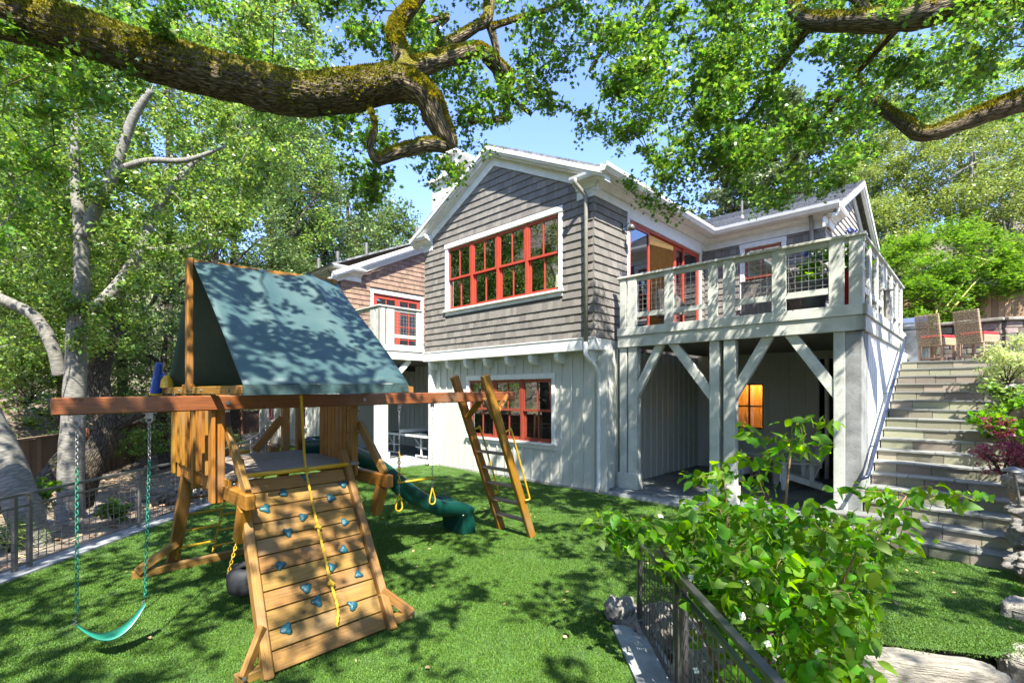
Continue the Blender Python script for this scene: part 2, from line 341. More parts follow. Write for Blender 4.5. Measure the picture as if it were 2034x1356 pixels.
def leaves(name, P, size, tpl, m, parent=None, flat=.6, sv=.35, droop=0., dirs=None, label=None, kind='stuff'):
    P = np.asarray(P, dtype=np.float64); n = len(P); V, F = tpl
    if dirs is None:
        d = rng.normal(size=(n, 3)); d[:, 2] = d[:, 2]*(1-flat)-droop
    else: d = np.asarray(dirs)+rng.normal(size=(n, 3))*.25
    d /= np.linalg.norm(d, axis=1)[:, None]+1e-9
    up = rng.normal(size=(n, 3))*(1.05-flat); up[:, 2] += 1
    y = np.cross(up, d); y /= np.linalg.norm(y, axis=1)[:, None]+1e-9; z = np.cross(d, y)
    sz = size*(1+sv*(rng.random(n)*2-1))
    W = P[:, None, :]+sz[:, None, None]*(V[None, :, 0, None]*d[:, None, :]+V[None, :, 1, None]*y[:, None, :]+V[None, :, 2, None]*z[:, None, :])
    nv = len(V); W = W.reshape(-1, 3)
    me = bpy.data.meshes.new(name); me.vertices.add(n*nv); me.vertices.foreach_set('co', W.astype(np.float32).ravel())
    ls = np.array([len(f) for f in F]); flat_ = np.concatenate([np.array(f) for f in F])
    loops = (flat_[None, :]+(np.arange(n)*nv)[:, None]).ravel()
    me.loops.add(len(loops)); me.loops.foreach_set('vertex_index', loops.astype(np.int32))
    tot = np.tile(ls, n); st = np.concatenate([[0], np.cumsum(tot)[:-1]])
    me.polygons.add(len(tot)); me.polygons.foreach_set('loop_start', st.astype(np.int32)); me.polygons.foreach_set('loop_total', tot.astype(np.int32))
    a = me.attributes.new('tint', 'FLOAT', 'FACE'); a.data.foreach_set('value', np.repeat(rng.random(n), len(F)).astype(np.float32))
    me.materials.append(m); me.update(calc_edges=True); me.validate()
    o = bpy.data.objects.new(name, me); COL.objects.link(o)
    if parent is not None: o.parent = parent
    if kind: o['kind'] = kind
    if label: o['label'] = label
    return o
def cluster_pts(C, r, n, sub=6, flatz=.7):
    "clumpy points: n leaves around each centre, in sub sprays"
    out = []
    for c, rr in zip(C, r):
        k = max(1, sub); s = rng.normal(size=(k, 3)); s /= np.linalg.norm(s, axis=1)[:, None]; s *= rr*(.35+.65*rng.random((k, 1)))
        s[:, 2] *= flatz
        q = s[rng.integers(0, k, n)]+rng.normal(size=(n, 3))*rr*.22*np.array([1, 1, .7])
        out.append(np.asarray(c)+q)
    return np.concatenate(out)
# ------------------------------------------------------------------ frames
RZ = math.atan2(-.696, .718)
Uh = Vector((math.cos(RZ), math.sin(RZ), 0)); Vh = Vector((-Uh.y, Uh.x, 0)); O = Vector((2.03, 10.35, 0))
def H(s, t, z=0.): return O+Uh*s+Vh*t+Vector((0, 0, z))
def loc2(x, y):
    dx = x-O.x; dy = y-O.y
    return dx*Uh.x+dy*Uh.y, dx*Vh.x+dy*Vh.y
def sm(a, b, x):
    t = min(1, max(0, (x-a)/(b-a))); return t*t*(3-2*t)
def xfence(y): return -11.6-.28*max(-6, min(y, 24)-10.8)
def gh(x, y):
    s, t = loc2(x, y); n = noise.noise(Vector((x*.35, y*.35, 0)))
    h = -.08
    far = max(abs(x), abs(y))
    if x < -6.2 and s < -6:
        d = -6.2-x
        edge = sm(0, .7, d)
        bank = sm(10.5, 19, y)*.25
        h = -.08-edge*(.95-bank*1.6-.55*sm(1.8, 4.4, d))+edge*n*.12
        if y > 13: h = max(h, -.5+edge*n*.1)
        if x < xfence(y)-.2: h += .48*(xfence(y)-.2-x)**1.04+n*.5*sm(0, 3, xfence(y)-x)
    if x > 1.28 and y < 4.35 and not (x > 2.9 and y > 4.35) and s > -8: h = -.38+n*.05
    if s > 6.05 and t > -3:
        r = sm(-1.2, 5.7, t)*2.85; h = max(h, r*sm(6.0, 7.0, s+max(0, t)*.12)+n*.12*sm(-1, 1, t))
        if t > 5.4: h = 2.86
    if s > 3.0 and t > 6.0: h = 2.86
    if s > 3 and t > 13: h += (t-13)*.35
    if s > 12 and t > -2: h = max(h, 2.8+(s-12)*.3)
    if t > 13 and s <= 3: h = max(h, (t-13)*.30)
    if far > 90: h = max(h, 6)
    return min(h, 46)
def grid_axis(a, b, d, far):
    c = list(np.arange(a, b, d)); l = []; x = a; st = d
    while x > -far: st *= 1.35; x -= st; l.append(x)
    r = []; x = c[-1]; st = d
    while x < far: st *= 1.35; x += st; r.append(x)
    return l[::-1]+c+r
gx = grid_axis(-19, 15, .3, 900); gy = grid_axis(-4, 26, .3, 900)
tb = MB(); tb.v = [(x, y, gh(x, y)) for y in gy for x in gx]; W_ = len(gx)
tb.f = [[j*W_+i, j*W_+i+1, (j+1)*W_+i+1, (j+1)*W_+i] for j in range(len(gy)-1) for i in range(len(gx)-1)]
tb.uv = [[(0, 0)]*4]*len(tb.f); tb.t = [0]*len(tb.f)
terr = tb.build('ground', M_soil, smooth=True); tag(terr, 'bare brown soil and hillside around the garden', kind='structure')

# lawn sheet
def wl(s, t): p = H(s, t); return (p.x, p.y)
LAWN = [(.93, -3), (.93, 4.55), (1.45, 4.85), (2.6, 4.45), (3.05, 4.25), (4.05, 4.02), (4.6, 4.2), (5.6, 4.75), (6.9, 5.6), wl(6.1, 1), wl(-6.3, 1), wl(-6.4, -1.95), wl(-10.2, -1.95), wl(-10.3, -.9), wl(-15.5, -.9), (-8.6, 17.4), (-6.6, 12.6), (-5.83, 9), (-5.83, -3)]
bm = bmesh.new(); vs = [bm.verts.new((x, y, 0)) for x, y in LAWN]; f = bm.faces.new(vs); bmesh.ops.triangulate(bm, faces=[f]); bmesh.ops.recalc_face_normals(bm, faces=bm.faces)
for f in bm.faces:
    if f.normal.z < 0: f.normal_flip()
me = bpy.data.meshes.new('lawn'); bm.to_mesh(me); bm.free(); me.materials.append(M_turfb)
lawn = bpy.data.objects.new('lawn', me); COL.objects.link(lawn); tag(lawn, 'green artificial turf lawn of the play yard', kind='structure')
lp = np.array(LAWN)
def inpoly(x, y, P=lp):
    c = np.zeros(len(x), bool); j = len(P)-1
    for i in range(len(P)):
        xi, yi = P[i]; xj, yj = P[j]
        m = ((yi > y) != (yj > y)) & (x < (xj-xi)*(y-yi)/(yj-yi+1e-12)+xi); c ^= m; j = i
    return c
def turf():
    n = 90000; x = rng.uniform(-12, 8, n); y = rng.uniform(.9, 22, n)
    d = np.hypot(x, y); keep = inpoly(x, y) & (rng.random(n) < np.clip(1.15-(d-3)*.09, .22, 1)) & (np.abs(x) < y*1.1+.8) & (y > 2.2)
    dx = x-O.x; dy = y-O.y; s = dx*Uh.x+dy*Uh.y; t = dx*Vh.x+dy*Vh.y
    keep &= ~((t > -.0) & (s > -10) & (s < 6.2)); keep &= ~((t > -.42) & (s > 3.85) & (s < 6.2))
    x = x[keep]; y = y[keep]; n = len(x)
    # one tuft
    b = 90; V = []; F = []
    for i in range(b):
        a = random.random()*6.283; r = .13*math.sqrt(random.random()); bx, by = r*math.cos(a), r*math.sin(a)
        a2 = random.random()*6.283; wd = .0022+random.random()*.0014; hgt = .008+random.random()*.008; ln = random.random()*.014
        cx_, cy_ = math.cos(a2)*wd, math.sin(a2)*wd; lx, ly = ln*math.cos(a2+1.5), ln*math.sin(a2+1.5)
        k = len(V); V += [(bx-cx_, by-cy_, 0), (bx+cx_, by+cy_, 0), (bx+lx*.4+cx_*.8, by+ly*.4+cy_*.8, hgt*.6), (bx+lx*.4-cx_*.8, by+ly*.4-cy_*.8, hgt*.6), (bx+lx, by+ly, hgt)]
        F += [[k, k+1, k+2, k+3], [k+3, k+2, k+4]]
    tm = bpy.data.meshes.new('tuft'); tm.from_pydata(V, [], F); tm.materials.append(M_turf)
    at_ = tm.attributes.new('tint', 'FLOAT', 'FACE'); at_.data.foreach_set('value', np.repeat(rng.random(b), 2).astype(np.float32))
    to = bpy.data.objects.new('tuft', tm)
    me = bpy.data.meshes.new('grass'); me.from_pydata([(a, c, .002) for a, c in zip(x, y)], [], [])
    o = bpy.data.objects.new('grass', me); COL.objects.link(o); me.materials.append(M_turf)
    g = bpy.data.node_groups.new('grass', 'GeometryNodeTree')
    g.interface.new_socket('Geometry', in_out='INPUT', socket_type='NodeSocketGeometry'); g.interface.new_socket('Geometry', in_out='OUTPUT', socket_type='NodeSocketGeometry')
    gi = g.nodes.new('NodeGroupInput'); go = g.nodes.new('NodeGroupOutput'); ip = g.nodes.new('GeometryNodeInstanceOnPoints')
    oi = g.nodes.new('GeometryNodeObjectInfo'); oi.inputs['Object'].default_value = to
    rv = g.nodes.new('FunctionNodeRandomValue'); rv.data_type = 'FLOAT_VECTOR'; rv.inputs[0].default_value = (0, 0, 0); rv.inputs[1].default_value = (0, 0, 6.283)
    rs = g.nodes.new('FunctionNodeRandomValue'); rs.data_type = 'FLOAT'; rs.inputs[2].default_value = .8; rs.inputs[3].default_value = 1.25
    g.links.new(gi.outputs[0], ip.inputs['Points']); g.links.new(oi.outputs['Geometry'], ip.inputs['Instance']); g.links.new(rv.outputs[0], ip.inputs['Rotation']); g.links.new(rs.outputs[1], ip.inputs['Scale'])
    g.links.new(ip.outputs[0], go.inputs[0])
    md = o.modifiers.new('grass', 'NODES'); md.node_group = g
    tag(o, 'short soft green turf blades covering the lawn', kind='stuff')
turf()
# fallen leaves
n = 900; x = rng.uniform(-6, 7, n); y = rng.uniform(2.8, 11, n); k = inpoly(x, y)
dl = leaves('fallen_leaves', np.stack([x[k], y[k], np.full(k.sum(), .035)], 1)[:170], .04, T_OVAL, M_dead, flat=.8, sv=.5); tag(dl, 'dry fallen leaves scattered over the turf')
cu = wl(6.1, .5)
n = 7000; x = rng.uniform(-19, -6.4, n); y = rng.uniform(4, 24, n)
z = np.array([gh(a, b) for a, b in zip(x, y)])+.02
dl = leaves('leaf_litter', np.stack([x, y, z], 1), .09, T_OVAL, M_dead, flat=.8, sv=.6); tag(dl, 'dry leaf litter on the soil beyond the wire fence')

# kerbs
def strip(name, line, w, z0, z1, m, label):
    mb = MB(); pts = [Vector((a, b, 0)) for a, b in line]; L_ = []; R_ = []
    for i, p in enumerate(pts):
        d = (pts[min(i+1, len(pts)-1)]-pts[max(0, i-1)]).normalized(); nrm = Vector((-d.y, d.x, 0)); L_.append(p+nrm*w/2); R_.append(p-nrm*w/2)
    for i in range(len(pts)-1):
        c = [R_[i], R_[i+1], L_[i+1], L_[i]]
        mb.hexa([Vector((q.x, q.y, z0)) for q in c]+[Vector((q.x, q.y, z1)) for q in c])
    return tag(mb.build(name, m), label, kind='structure')
strip('kerb', [(-6.0, -2), (-6.0, 9.2), (-6.8, 12.6), (-8.75, 17.3)], .36, -.7, .03, M_curb, 'concrete kerb strip along the left edge of the turf')
strip('kerb', [(1.1, -2), (1.1, 4.5)], .33, -.7, .03, M_curb, 'concrete kerb strip under the metal fence beside the dogwood')

# ------------------------------------------------------------------ house
house = empty('house', O, RZ, 'two storey house with grey shingle gable, sage board and batten below and red windows', 'house')
def fr(t0): return lambda a, n, z: (a, t0-n, z)          # wall facing the garden, n outward
def sd(s0): return lambda a, n, z: (s0+n, a, z)          # wall facing right, n outward
def wallrects(mb, f, A0, A1, Z0, Z1, holes, th=.12):
    xs = sorted({A0, A1, *[h[0] for h in holes], *[h[1] for h in holes]}); zs = sorted({Z0, Z1, *[h[2] for h in holes], *[h[3] for h in holes]})
    for i in range(len(xs)-1):
        for j in range(len(zs)-1):
            cx_, cz = (xs[i]+xs[i+1])/2, (zs[j]+zs[j+1])/2
            if any(h[0] < cx_ < h[1] and h[2] < cz < h[3] for h in holes): continue
            if cx_ < A0 or cx_ > A1: continue
            mb.box(xs[i], xs[i+1], -th, 0, zs[j], zs[j+1], f)
def sash(par, f, a0, a1, z0, z1, m, cols=2, rows=1, n0=-.05, fw=.055, mw=.028, glass=True):
    mb = MB()
    mb.box(a0, a0+fw, n0, n0+.045, z0, z1, f).box(a1-fw, a1, n0, n0+.045, z0, z1, f).box(a0+fw, a1-fw, n0, n0+.045, z0, z0+fw, f).box(a0+fw, a1-fw, n0, n0+.045, z1-fw, z1, f)
    for c in range(1, cols):
        x = a0+fw+(a1-a0-2*fw)*c/cols; mb.box(x-mw/2, x+mw/2, n0+.008, n0+.04, z0+fw, z1-fw, f)
    for r_ in range(1, rows):
        z = z0+fw+(z1-z0-2*fw)*r_/rows; mb.box(a0+fw, a1-fw, n0+.006, n0+.038, z-mw/2, z+mw/2, f)
    mb.build('sash', m, par)
    if glass:
        for c in range(cols):
            for r_ in range(rows):
                wx = (a1-a0-2*fw)/cols; wz = (z1-z0-2*fw)/rows
                x = a0+fw+c*wx; z = z0+fw+r_*wz; tl = random.uniform(-.002, .002)
                g = MB(); g.box(x, x+wx, n0+.014+tl, n0+.02+tl, z, z+wz, f); g.build('pane', M_glass, par)
def casing(f, a0, a1, z0, z1, w=.11, sill=True, m=M_trim, proud=.035, name='window', parent=house):
    "white trim round an opening a0..a1,z0..z1; returns the window part"
    mb = MB(); mb.box(a0-w, a0, 0, proud, z0, z1, f).box(a1, a1+w, 0, proud, z0, z1, f).box(a0-w-.01, a1+w+.01, 0, proud+.012, z1, z1+w+.02, f)
    for (p, q) in ((a0, a0+.012), (a1-.012, a1)): mb.box(p, q, -.12, 0, z0, z1, f)
    mb.box(a0+.012, a1-.012, -.12, 0, z1-.012, z1, f)
    win = mb.build(name, m, parent)
    if sill:
        s_ = MB(); s_.box(a0-w-.03, a1+w+.03, -.02, .085, z0-.05, z0, f).box(a0-w, a1+w, 0, .03, z0-.15, z0-.05, f); s_.build('sill', m, win)
    return win
def double_hung(win, f, a0, a1, z0, z1, m, cols=2, deep=0.):
    zm = (z0+z1)/2
    sash(win, f, a0, a1, zm-.03, z1, m, cols, 1, n0=-.05-deep); sash(win, f, a0+.004, a1-.004, z0, zm+.03, m, cols, 1, n0=-.10-deep)

# shell ------------------------------------------------
UZ0, UZ1 = 3.10, 6.55; S0, S1, TG = -6.15, -.12, -.30
APEX = (-3.13, 8.30)
mb = MB()
UW = (-5.05, -1.05, 4.50, 6.24)
wallrects(mb, fr(TG), S0, S1, UZ0, UZ1, [UW])
mb.prism([(S0, UZ1), (S1, UZ1), (APEX[0], APEX[1]-.25)], lambda a, z: (a, TG, z), lambda a, z: (a, TG+.12, z))
mb.build('wall', mat('wall_backing', (.09, .085, .08), .9), house)
mb = MB(); SLD = (1.12, 5.05, 3.62, 6.22)
wallrects(mb, sd(S1), TG+.12, 5.4, UZ0, 6.6, [SLD]); mb.build('wall', bpy.data.materials['wall_backing'], house)
mb = MB(); mb.box(S0, S0+.12, TG+.12, 8, 0, 6.6).build('wall', M_trim, house)
# lower walls
LW = (-4.48, -1.50, .98, 2.52)
mb = MB(); wallrects(mb, fr(0), -6.25, -.02, -.05, 3.12, [LW]); mb.build('wall', M_batten, house)
mb = MB(); mb.box(-.14, -.02, .12, 5.9, -.05, 3.12); mb.build('wall', M_batten, house)
# battens, one part each
bmesh_b = MB().box(-.02, .02, -.03, 0, 0, 1).mesh('batten', M_batten)
def batten(f, a, z0, z1, par=house):
    p = Vector(f(a, 0, z0)); q = Vector(f(a, 1, z0))-p
    rot = math.atan2(q.y, q.x)+math.pi/2
    inst('batten', bmesh_b, par, p, (0, 0, rot), (1, 1, z1-z0))
a = -6.1; k = 0
while a < -.1:
    if LW[0]-.13 < a < LW[1]+.13: batten(fr(0), a, 2.67, 3.0); batten(fr(0), a, .05, LW[2]-.16)
    else: batten(fr(0), a, .05, 3.0)
    a += .305
mb = MB(); mb.box(-6.25, .0, 0, .035, -.02, .055, fr(0)); mb.build('base_board', mat('weathered_trim', (.40, .38, .33), .8, nscale=6, namp=.25), house)
mb = MB(); mb.box(-.20, .03, 0, .05, .055, 3.0, fr(0)); mb.box(-6.28, -6.14, 0, .04, .055, 3.0, fr(0)); mb.build('corner_board', M_batten, house)
# band and brackets
mb = MB(); mb.box(S0-.04, S1+.04, 0, .045, 3.10, 3.345, fr(TG)); mb.box(S0-.05, S1+.05, 0, .06, 3.345, 3.37, fr(TG)); mb.box(TG-.0, 1.1, 0, .045, 3.10, 3.345, sd(S1)); mb.box(S0, S1, -.30, -.02, 3.09, 3.12, fr(TG)); mb.build('band_board', M_trim, house)
br = [(0, 2.86), (.03, 2.84), (.2, 2.86), (.27, 2.92), (.30, 3.0), (.30, 3.09), (0, 3.09)]
for i in range(8):
    c = -5.95+i*.80
    if i == 7: c = -.28
    mb = MB(); mb.prism(br, lambda n, z: (c-.06, -n, z), lambda n, z: (c+.06, -n, z)); mb.build('bracket', M_trim, house)

# shingles ---------------------------------------------
sh_me = [MB().hexa([(0, 0, 0), (1, 0, 0), (1, .004, 0), (0, .004, 0), (0, 0, .0), (1, 0, 0), (1, .004, 0), (0, .004, 0)]) for _ in range(0)]
def shingle_boxes(f_origin, out):
    pass
EXPO = .178
def shingle_wall(f, A0, A1, Z0, Z1, holes=(), rake=None, store=None, wmin=.09, wmax=.22):
    "courses of shingles; returns list of (a0,a1,z,thick)"
    z = Z0; row = 0; L_ = []
    while z < Z1:
        a_lo, a_hi = A0, A1
        if rake:
            sl_ = rake(z+.05)
            a_lo, a_hi = max(A0, sl_[0]), min(A1, sl_[1])
        if a_hi-a_lo < .1: break
        top = min(z+EXPO+.03, Z1+.03) if not rake else z+EXPO+.03
        a = a_lo
        while a < a_hi-.01:
            w_ = random.uniform(wmin, wmax); b = min(a_hi, a+w_)
            if a_hi-b < .04: b = a_hi
            segs = [(a, b)]
            for h in holes:
                if z+EXPO > h[2]+.02 and z < h[3]-.02:
                    ns = []
                    for p, q in segs:
                        if q <= h[0] or p >= h[1]: ns.append((p, q)); continue
                        if p < h[0]: ns.append((p, h[0]))
                        if q > h[1]: ns.append((h[1], q))
                    segs = ns
            for p, q in segs:
                if q-p > .02:
                    z0 = z+random.uniform(-.003, .002)
                    for h in holes:
                        if p < h[1] and q > h[0] and z < h[3] <= z+EXPO: z0 = max(z0, h[3])
                    L_.append((p+.002, q-.002, z0, top-z0, random.uniform(.032, .037)))
            a = b
        z += EXPO; row += 1
    return L_
def emit_shingles(f, L_, m, par, nind, key=None):
    "the nind first by key as single parts, the rest joined"
    if key: L_ = sorted(L_, key=key)
    unit = MB().hexa([(0, 0, 0), (1, 0, 0), (1, -.032, 0), (0, -.032, 0), (0, 0, 1), (1, 0, 1), (1, -.006, 1), (0, -.006, 1)]).mesh('shingle', m)
    p0 = Vector(f(0, 0, 0)); ax = Vector(f(1, 0, 0))-p0; rot = math.atan2(ax.y, ax.x)
    flip = (Vector(f(0, 1, 0))-p0).dot(Vector((ax.y, -ax.x, 0))) < 0
    for a0, a1, z, h, th in L_[:nind]:
        if flip: inst('shingle', unit, par, Vector(f(a1, 0, z)), (0, 0, rot+math.pi), (a1-a0, th/.032, h))
        else: inst('shingle', unit, par, Vector(f(a0, 0, z)), (0, 0, rot), (a1-a0, th/.032, h))
    if len(L_) > nind:
        mb = MB()
        for a0, a1, z, h, th in L_[nind:]:
            mb.hexa([f(a0, 0, z), f(a1, 0, z), f(a1, th, z), f(a0, th, z), f(a0, 0, z+h), f(a1, 0, z+h), f(a1, .006, z+h), f(a0, .006, z+h)], random.random()*.999)
        tag(mb.build('shingle_courses', m, par), kind='stuff')
hol = [(UW[0]-.11, UW[1]+.11, UW[2]-.15, UW[3]+.13)]
def rk(z):
    zt = z+EXPO; k_ = .5
    if zt < 6.75: return (S0, S1)
    d = (8.25-zt)/k_; return (APEX[0]-d, APEX[0]+d)
Lf = shingle_wall(fr(TG), S0, S1+.0, 3.37, 8.1, hol, rk)
emit_shingles(fr(TG), Lf, M_shingle, house, 170, key=lambda q: -(q[0])-(.0 if q[2] < 6.6 else -3))
hs = [(SLD[0]-.11, SLD[1]+.11, 3.4, SLD[3]+.13)]
Ls = shingle_wall(sd(S1), TG-.02, 5.4, 3.37, 6.5, hs)
emit_shingles(sd(S1), Ls, M_shingle, house, 80, key=lambda q: q[0])
# upper window: four double hung units
win = casing(fr(TG), *UW)
mb = MB(); ww = (UW[1]-UW[0])/4
for i in range(1, 4): mb.box(UW[0]+i*ww-.04, UW[0]+i*ww+.04, -.11, .005, UW[2], UW[3], fr(TG))
mb.box(UW[0], UW[1], -.11, -.02, UW[3]-.03, UW[3], fr(TG)); mb.box(UW[0], UW[1], -.11, -.0, UW[2], UW[2]+.03, fr(TG)); mb.build('mullion', M_red, win)
for i in range(4):
    a0 = UW[0]+i*ww+(.04 if i else .012); a1 = UW[0]+(i+1)*ww-(.04 if i < 3 else .012)
    double_hung(win, fr(TG), a0, a1, UW[2]+.03, UW[3]-.03, M_red)
win = casing(fr(0), *LW, w=.10)
mb = MB(); ww = (LW[1]-LW[0])/3
for i in range(1, 3): mb.box(LW[0]+i*ww-.035, LW[0]+i*ww+.035, -.11, .005, LW[2], LW[3], fr(0))
mb.box(LW[0], LW[1], -.11, -.01, LW[3]-.03, LW[3], fr(0)); mb.box(LW[0], LW[1], -.11, 0, LW[2], LW[2]+.03, fr(0)); mb.build('mullion', M_redb, win)
for i in range(3):
    a0 = LW[0]+i*ww+(.035 if i else .012); a1 = LW[0]+(i+1)*ww-(.035 if i < 2 else .012)
    double_hung(win, fr(0), a0, a1, LW[2]+.03, LW[3]-.03, M_redb)
    mb = MB()
    for k in range(9): mb.box(a0+.05, a1-.05, -.20, -.17, LW[3]-.04-k*.022, LW[3]-.034-k*.022, fr(0))
    mb.build('blind', M_white, win)
# slider
win = casing(sd(S1), *SLD, sill=False, name='sliding_door')
mb = MB(); f = sd(S1); a0, a1, z0, z1 = SLD
mb.box(a0, a1, -.11, .0, z1-.06, z1, f).box(a0, a0+.05, -.11, .0, z0, z1-.06, f).box(a1-.05, a1, -.11, 0, z0, z1-.06, f).box(a0, a1, -.11, .01, z0, z0+.05, f).build('frame', M_red, win)
sash(win, f, a0+.05, a0+1.02, z0+.05, z1-.06, M_red, 1, 1, n0=-.06, fw=.06)
sash(win, f, a1-1.45, a1-.75, z0+.05, z1-.06, M_red, 1, 1, n0=-.10, fw=.09)
sash(win, f, a1-1.02, a1-.05, z0+.05, z1-.06, M_red, 1, 1, n0=-.06, fw=.07)
for (p, q) in ((a0+.1, a0+1.0), (a1-.98, a1-.1)):
    mb = MB(); n_ = 22
    for k in range(n_):
        x0 = p+(q-p)*k/n_; x1 = p+(q-p)*(k+1)/n_; d0 = -.17+.02*math.sin(k*1.9); d1 = -.17+.02*math.sin((k+1)*1.9)
        mb.hexa([f(x0, d0, z0+.1), f(x1, d1, z0+.1), f(x1, d1+.004, z0+.1), f(x0, d0+.004, z0+.1), f(x0, d0, z1-.1), f(x1, d1, z1-.1), f(x1, d1+.004, z1-.1), f(x0, d0+.004, z1-.1)])
    mb.build('curtain', M_curtain, win)
# wall lamp by the slider
sc = empty('sconce', (0, 0, 0)); sc.parent = house; sc.location = (S1+.03, .82, 5.95)
MB().box(0, .03, -.05, .05, -.08, .08).tube([(.03, 0, 0), (.16, 0, .07), (.22, 0, 0)], .012, 6).build('lamp_arm', M_bronze, sc)
MB().lathe([(.02, .02), (.05, 0), (.085, -.10), (.08, -.10), (.0, -.01)], (.22, 0, 0), 14).build('lamp_shade', M_steel, sc, smooth=True)

# roofs ------------------------------------------------
def roof_slope(e0, e1, r1, r0, name='roof', th=.05, m=M_roof, n=None):
    "stepped courses from eave e0-e1 up to ridge r0-r1 (local coordinates)"
    e0, e1, r0, r1 = map(Vector, (e0, e1, r0, r1)); ln = ((r0-e0).length+(r1-e1).length)/2; n = n or max(3, int(ln/.15)); mb = MB()
    nrm = (e1-e0).cross(r0-e0).normalized()
    if nrm.z < 0: nrm = -nrm
    for i in range(n):
        a = i/n; b = (i+1)/n; p0 = e0.lerp(r0, a); p1 = e1.lerp(r1, a); q0 = e0.lerp(r0, b); q1 = e1.lerp(r1, b)
        mb.hexa([p0-nrm*th, p1-nrm*th, q1-nrm*th, q0-nrm*th, p0+nrm*.012, p1+nrm*.012, q1, q0], random.random()*.999)
    return mb.build(name, m, house)
EAV = 6.75; SR = .30; SL = -6.48; TF = -.62; RG = 8.42
roof_slope((SR, TF, EAV), (SR, 5.1, EAV), (-3.13, 8.6, RG), (-3.13, TF, RG))
roof_slope((SL, TF, EAV), (SL, 9, EAV), (-3.13, 9, RG), (-3.13, TF, RG))
# rake boards
def rake(sgn):
    se = SR if sgn > 0 else SL
    k = (RG-EAV)/abs(se+3.13)
    def P(s, off, t): return (s, t, RG-abs(s+3.13)*k-off)
    mb = MB()
    for (o0, o1, t0, t1) in ((.055, .15, TF-.02, TF+.02), (.055, .20, TF+.02, TF+.10), (.055, .25, TF+.10, TG-.02), (.25, .46, TG-.055, TG-.0)):
        for (A, B_) in (((-3.13), se-(.25*sgn if o0 > .2 else 0)),):
            mb.hexa([P(A, o1, t0), P(B_, o1, t0), P(B_, o1, t1), P(A, o1, t1), P(A, o0, t0), P(B_, o0, t0), P(B_, o0, t1), P(A, o0, t1)])
    mb.build('rake_board', M_trim, house)
rake(1); rake(-1)
# cornice returns (mouldings) and eave gutters
def mould(path_f, name, m=M_trim, prof=None, parent=house):
    prof = prof or [(0, -.38), (.035, -.38), (.035, -.20), (.075, -.20), (.075, -.165), (.12, -.12), (.19, -.10), (.19, -.075), (.275, -.075), (.30, -.02), (.31, .03), (0, .03)]
    mb = MB(); mb.prism(prof, lambda n, z: path_f(0, n, z), lambda n, z: path_f(1, n, z)); return mb.build(name, m, parent)
mould(lambda k, n, z: (S1+n*1.35, [TG-n*1.05-.0, 5.4-n*1.1][k], EAV-.02+z), 'cornice')
mould(lambda k, n, z: ([S1-.42, S1+n*1.35][k], TG-n*1.05, EAV-.021+z), 'cornice')
mould(lambda k, n, z: ([S0-n*1.35, S0+.40][k], TG-n*1.05, EAV-.021+z), 'cornice')
gp = [(0, -.04), (.09, -.04), (.11, -.01), (.15, .04), (.165, .11), (.145, .11), (.13, .05), (.085, -.02), (.015, -.02), (.015, .11), (0, .11)]
mb = MB(); mb.prism(gp, lambda n, z: (S1+.40+n, TF-.03, EAV-.07+z), lambda n, z: (S1+.40+n, 5.0-n, EAV-.07+z)); mb.build('gutter', M_trim, house)
mb = MB(); mb.prism(gp, lambda n, z: (S1+.40+n, 5.0-n, EAV-.07+z), lambda n, z: (3.35, 5.0-n, EAV-.07+z)); mb.build('gutter', M_trim, house)
mould(lambda k, n, z: ([S1+n*1.35, 3.02+n*1.1][k], 5.4-n*1.1, EAV-.02+z), 'cornice')
mould(lambda k, n, z: (3.02+n*1.1, [5.4-n*1.1, 5.95][k], EAV-.021+z), 'cornice')
# downspouts
M_down = mat('downspout_paint', (.26, .25, .21), .5)
MB().tube([(S1-.2, TG-.40, 6.66), (S1-.2, TG-.38, 6.56), (S1-.15, TG-.12, 6.4), (S1-.14, TG-.09, 6.25), (S1-.14, TG-.09, 3.2)], .045, 8).build('downspout', M_down, house, smooth=True)
MB().tube([(S1-.14, TG-.10, 3.25), (S1-.13, TG-.13, 3.0), (S1+.0, TG+.02, 2.78), (S1-.03, -.07, 2.6), (S1-.03, -.07, .18), (S1-.03, -.16, .05)], .045, 8).build('downspout', M_trim, house, smooth=True)
MB().tube([(-6.2, -.1, 3.0), (-6.2, -.1, .3), (-6.15, -.16, .12), (-6.1, -.3, .05)], .045, 8).build('downspout', M_trim, house, smooth=True)
MB().tube([(2.68, 5.15, 6.72), (2.68, 5.28, 6.5), (2.68, 5.30, 6.3), (2.68, 5.30, 3.6)], .05, 8).build('downspout', M_down, house, smooth=True)

# back wing ---------------------------------------------
BW = (1.02, 1.97, 4.55, 6.2)
mb = MB(); wallrects(mb, fr(5.4), -.1, 2.95, 2.9, 6.6, [BW])
mb.prism([(5.4, 3), (12.2, 3), (12.2, 6.6), (8.8, 8.3), (5.4, 6.6)], lambda a, z: (2.83, a, z), lambda a, z: (2.95, a, z)); mb.build('wall', bpy.data.materials['wall_backing'], house)
Lb = shingle_wall(fr(5.4), -.09, 2.96, 3.6, 6.5, [(BW[0]-.12, BW[1]+.12, 4.4, BW[3]+.13)])
emit_shingles(fr(5.4), Lb, M_shingle, house, 40, key=lambda q: -q[2]*2-abs(q[0]-2.2))
def rk2(z):
    d = (8.25-z-.2)/.5; return (8.8-d, 8.8+d)
Le = shingle_wall(sd(2.95), 5.38, 12.2, 3.6, 8.1, [], rk2); emit_shingles(sd(2.95), Le, mat('shingle_pale', (.36, .33, .29), .85, var=.2), house, 10, key=lambda q: -q[2]+q[0]*.3)
roof_slope((-.4, 5.0, EAV), (3.3, 5.0, EAV), (3.3, 8.8, RG+.1), (-3.13, 8.8, RG+.1))
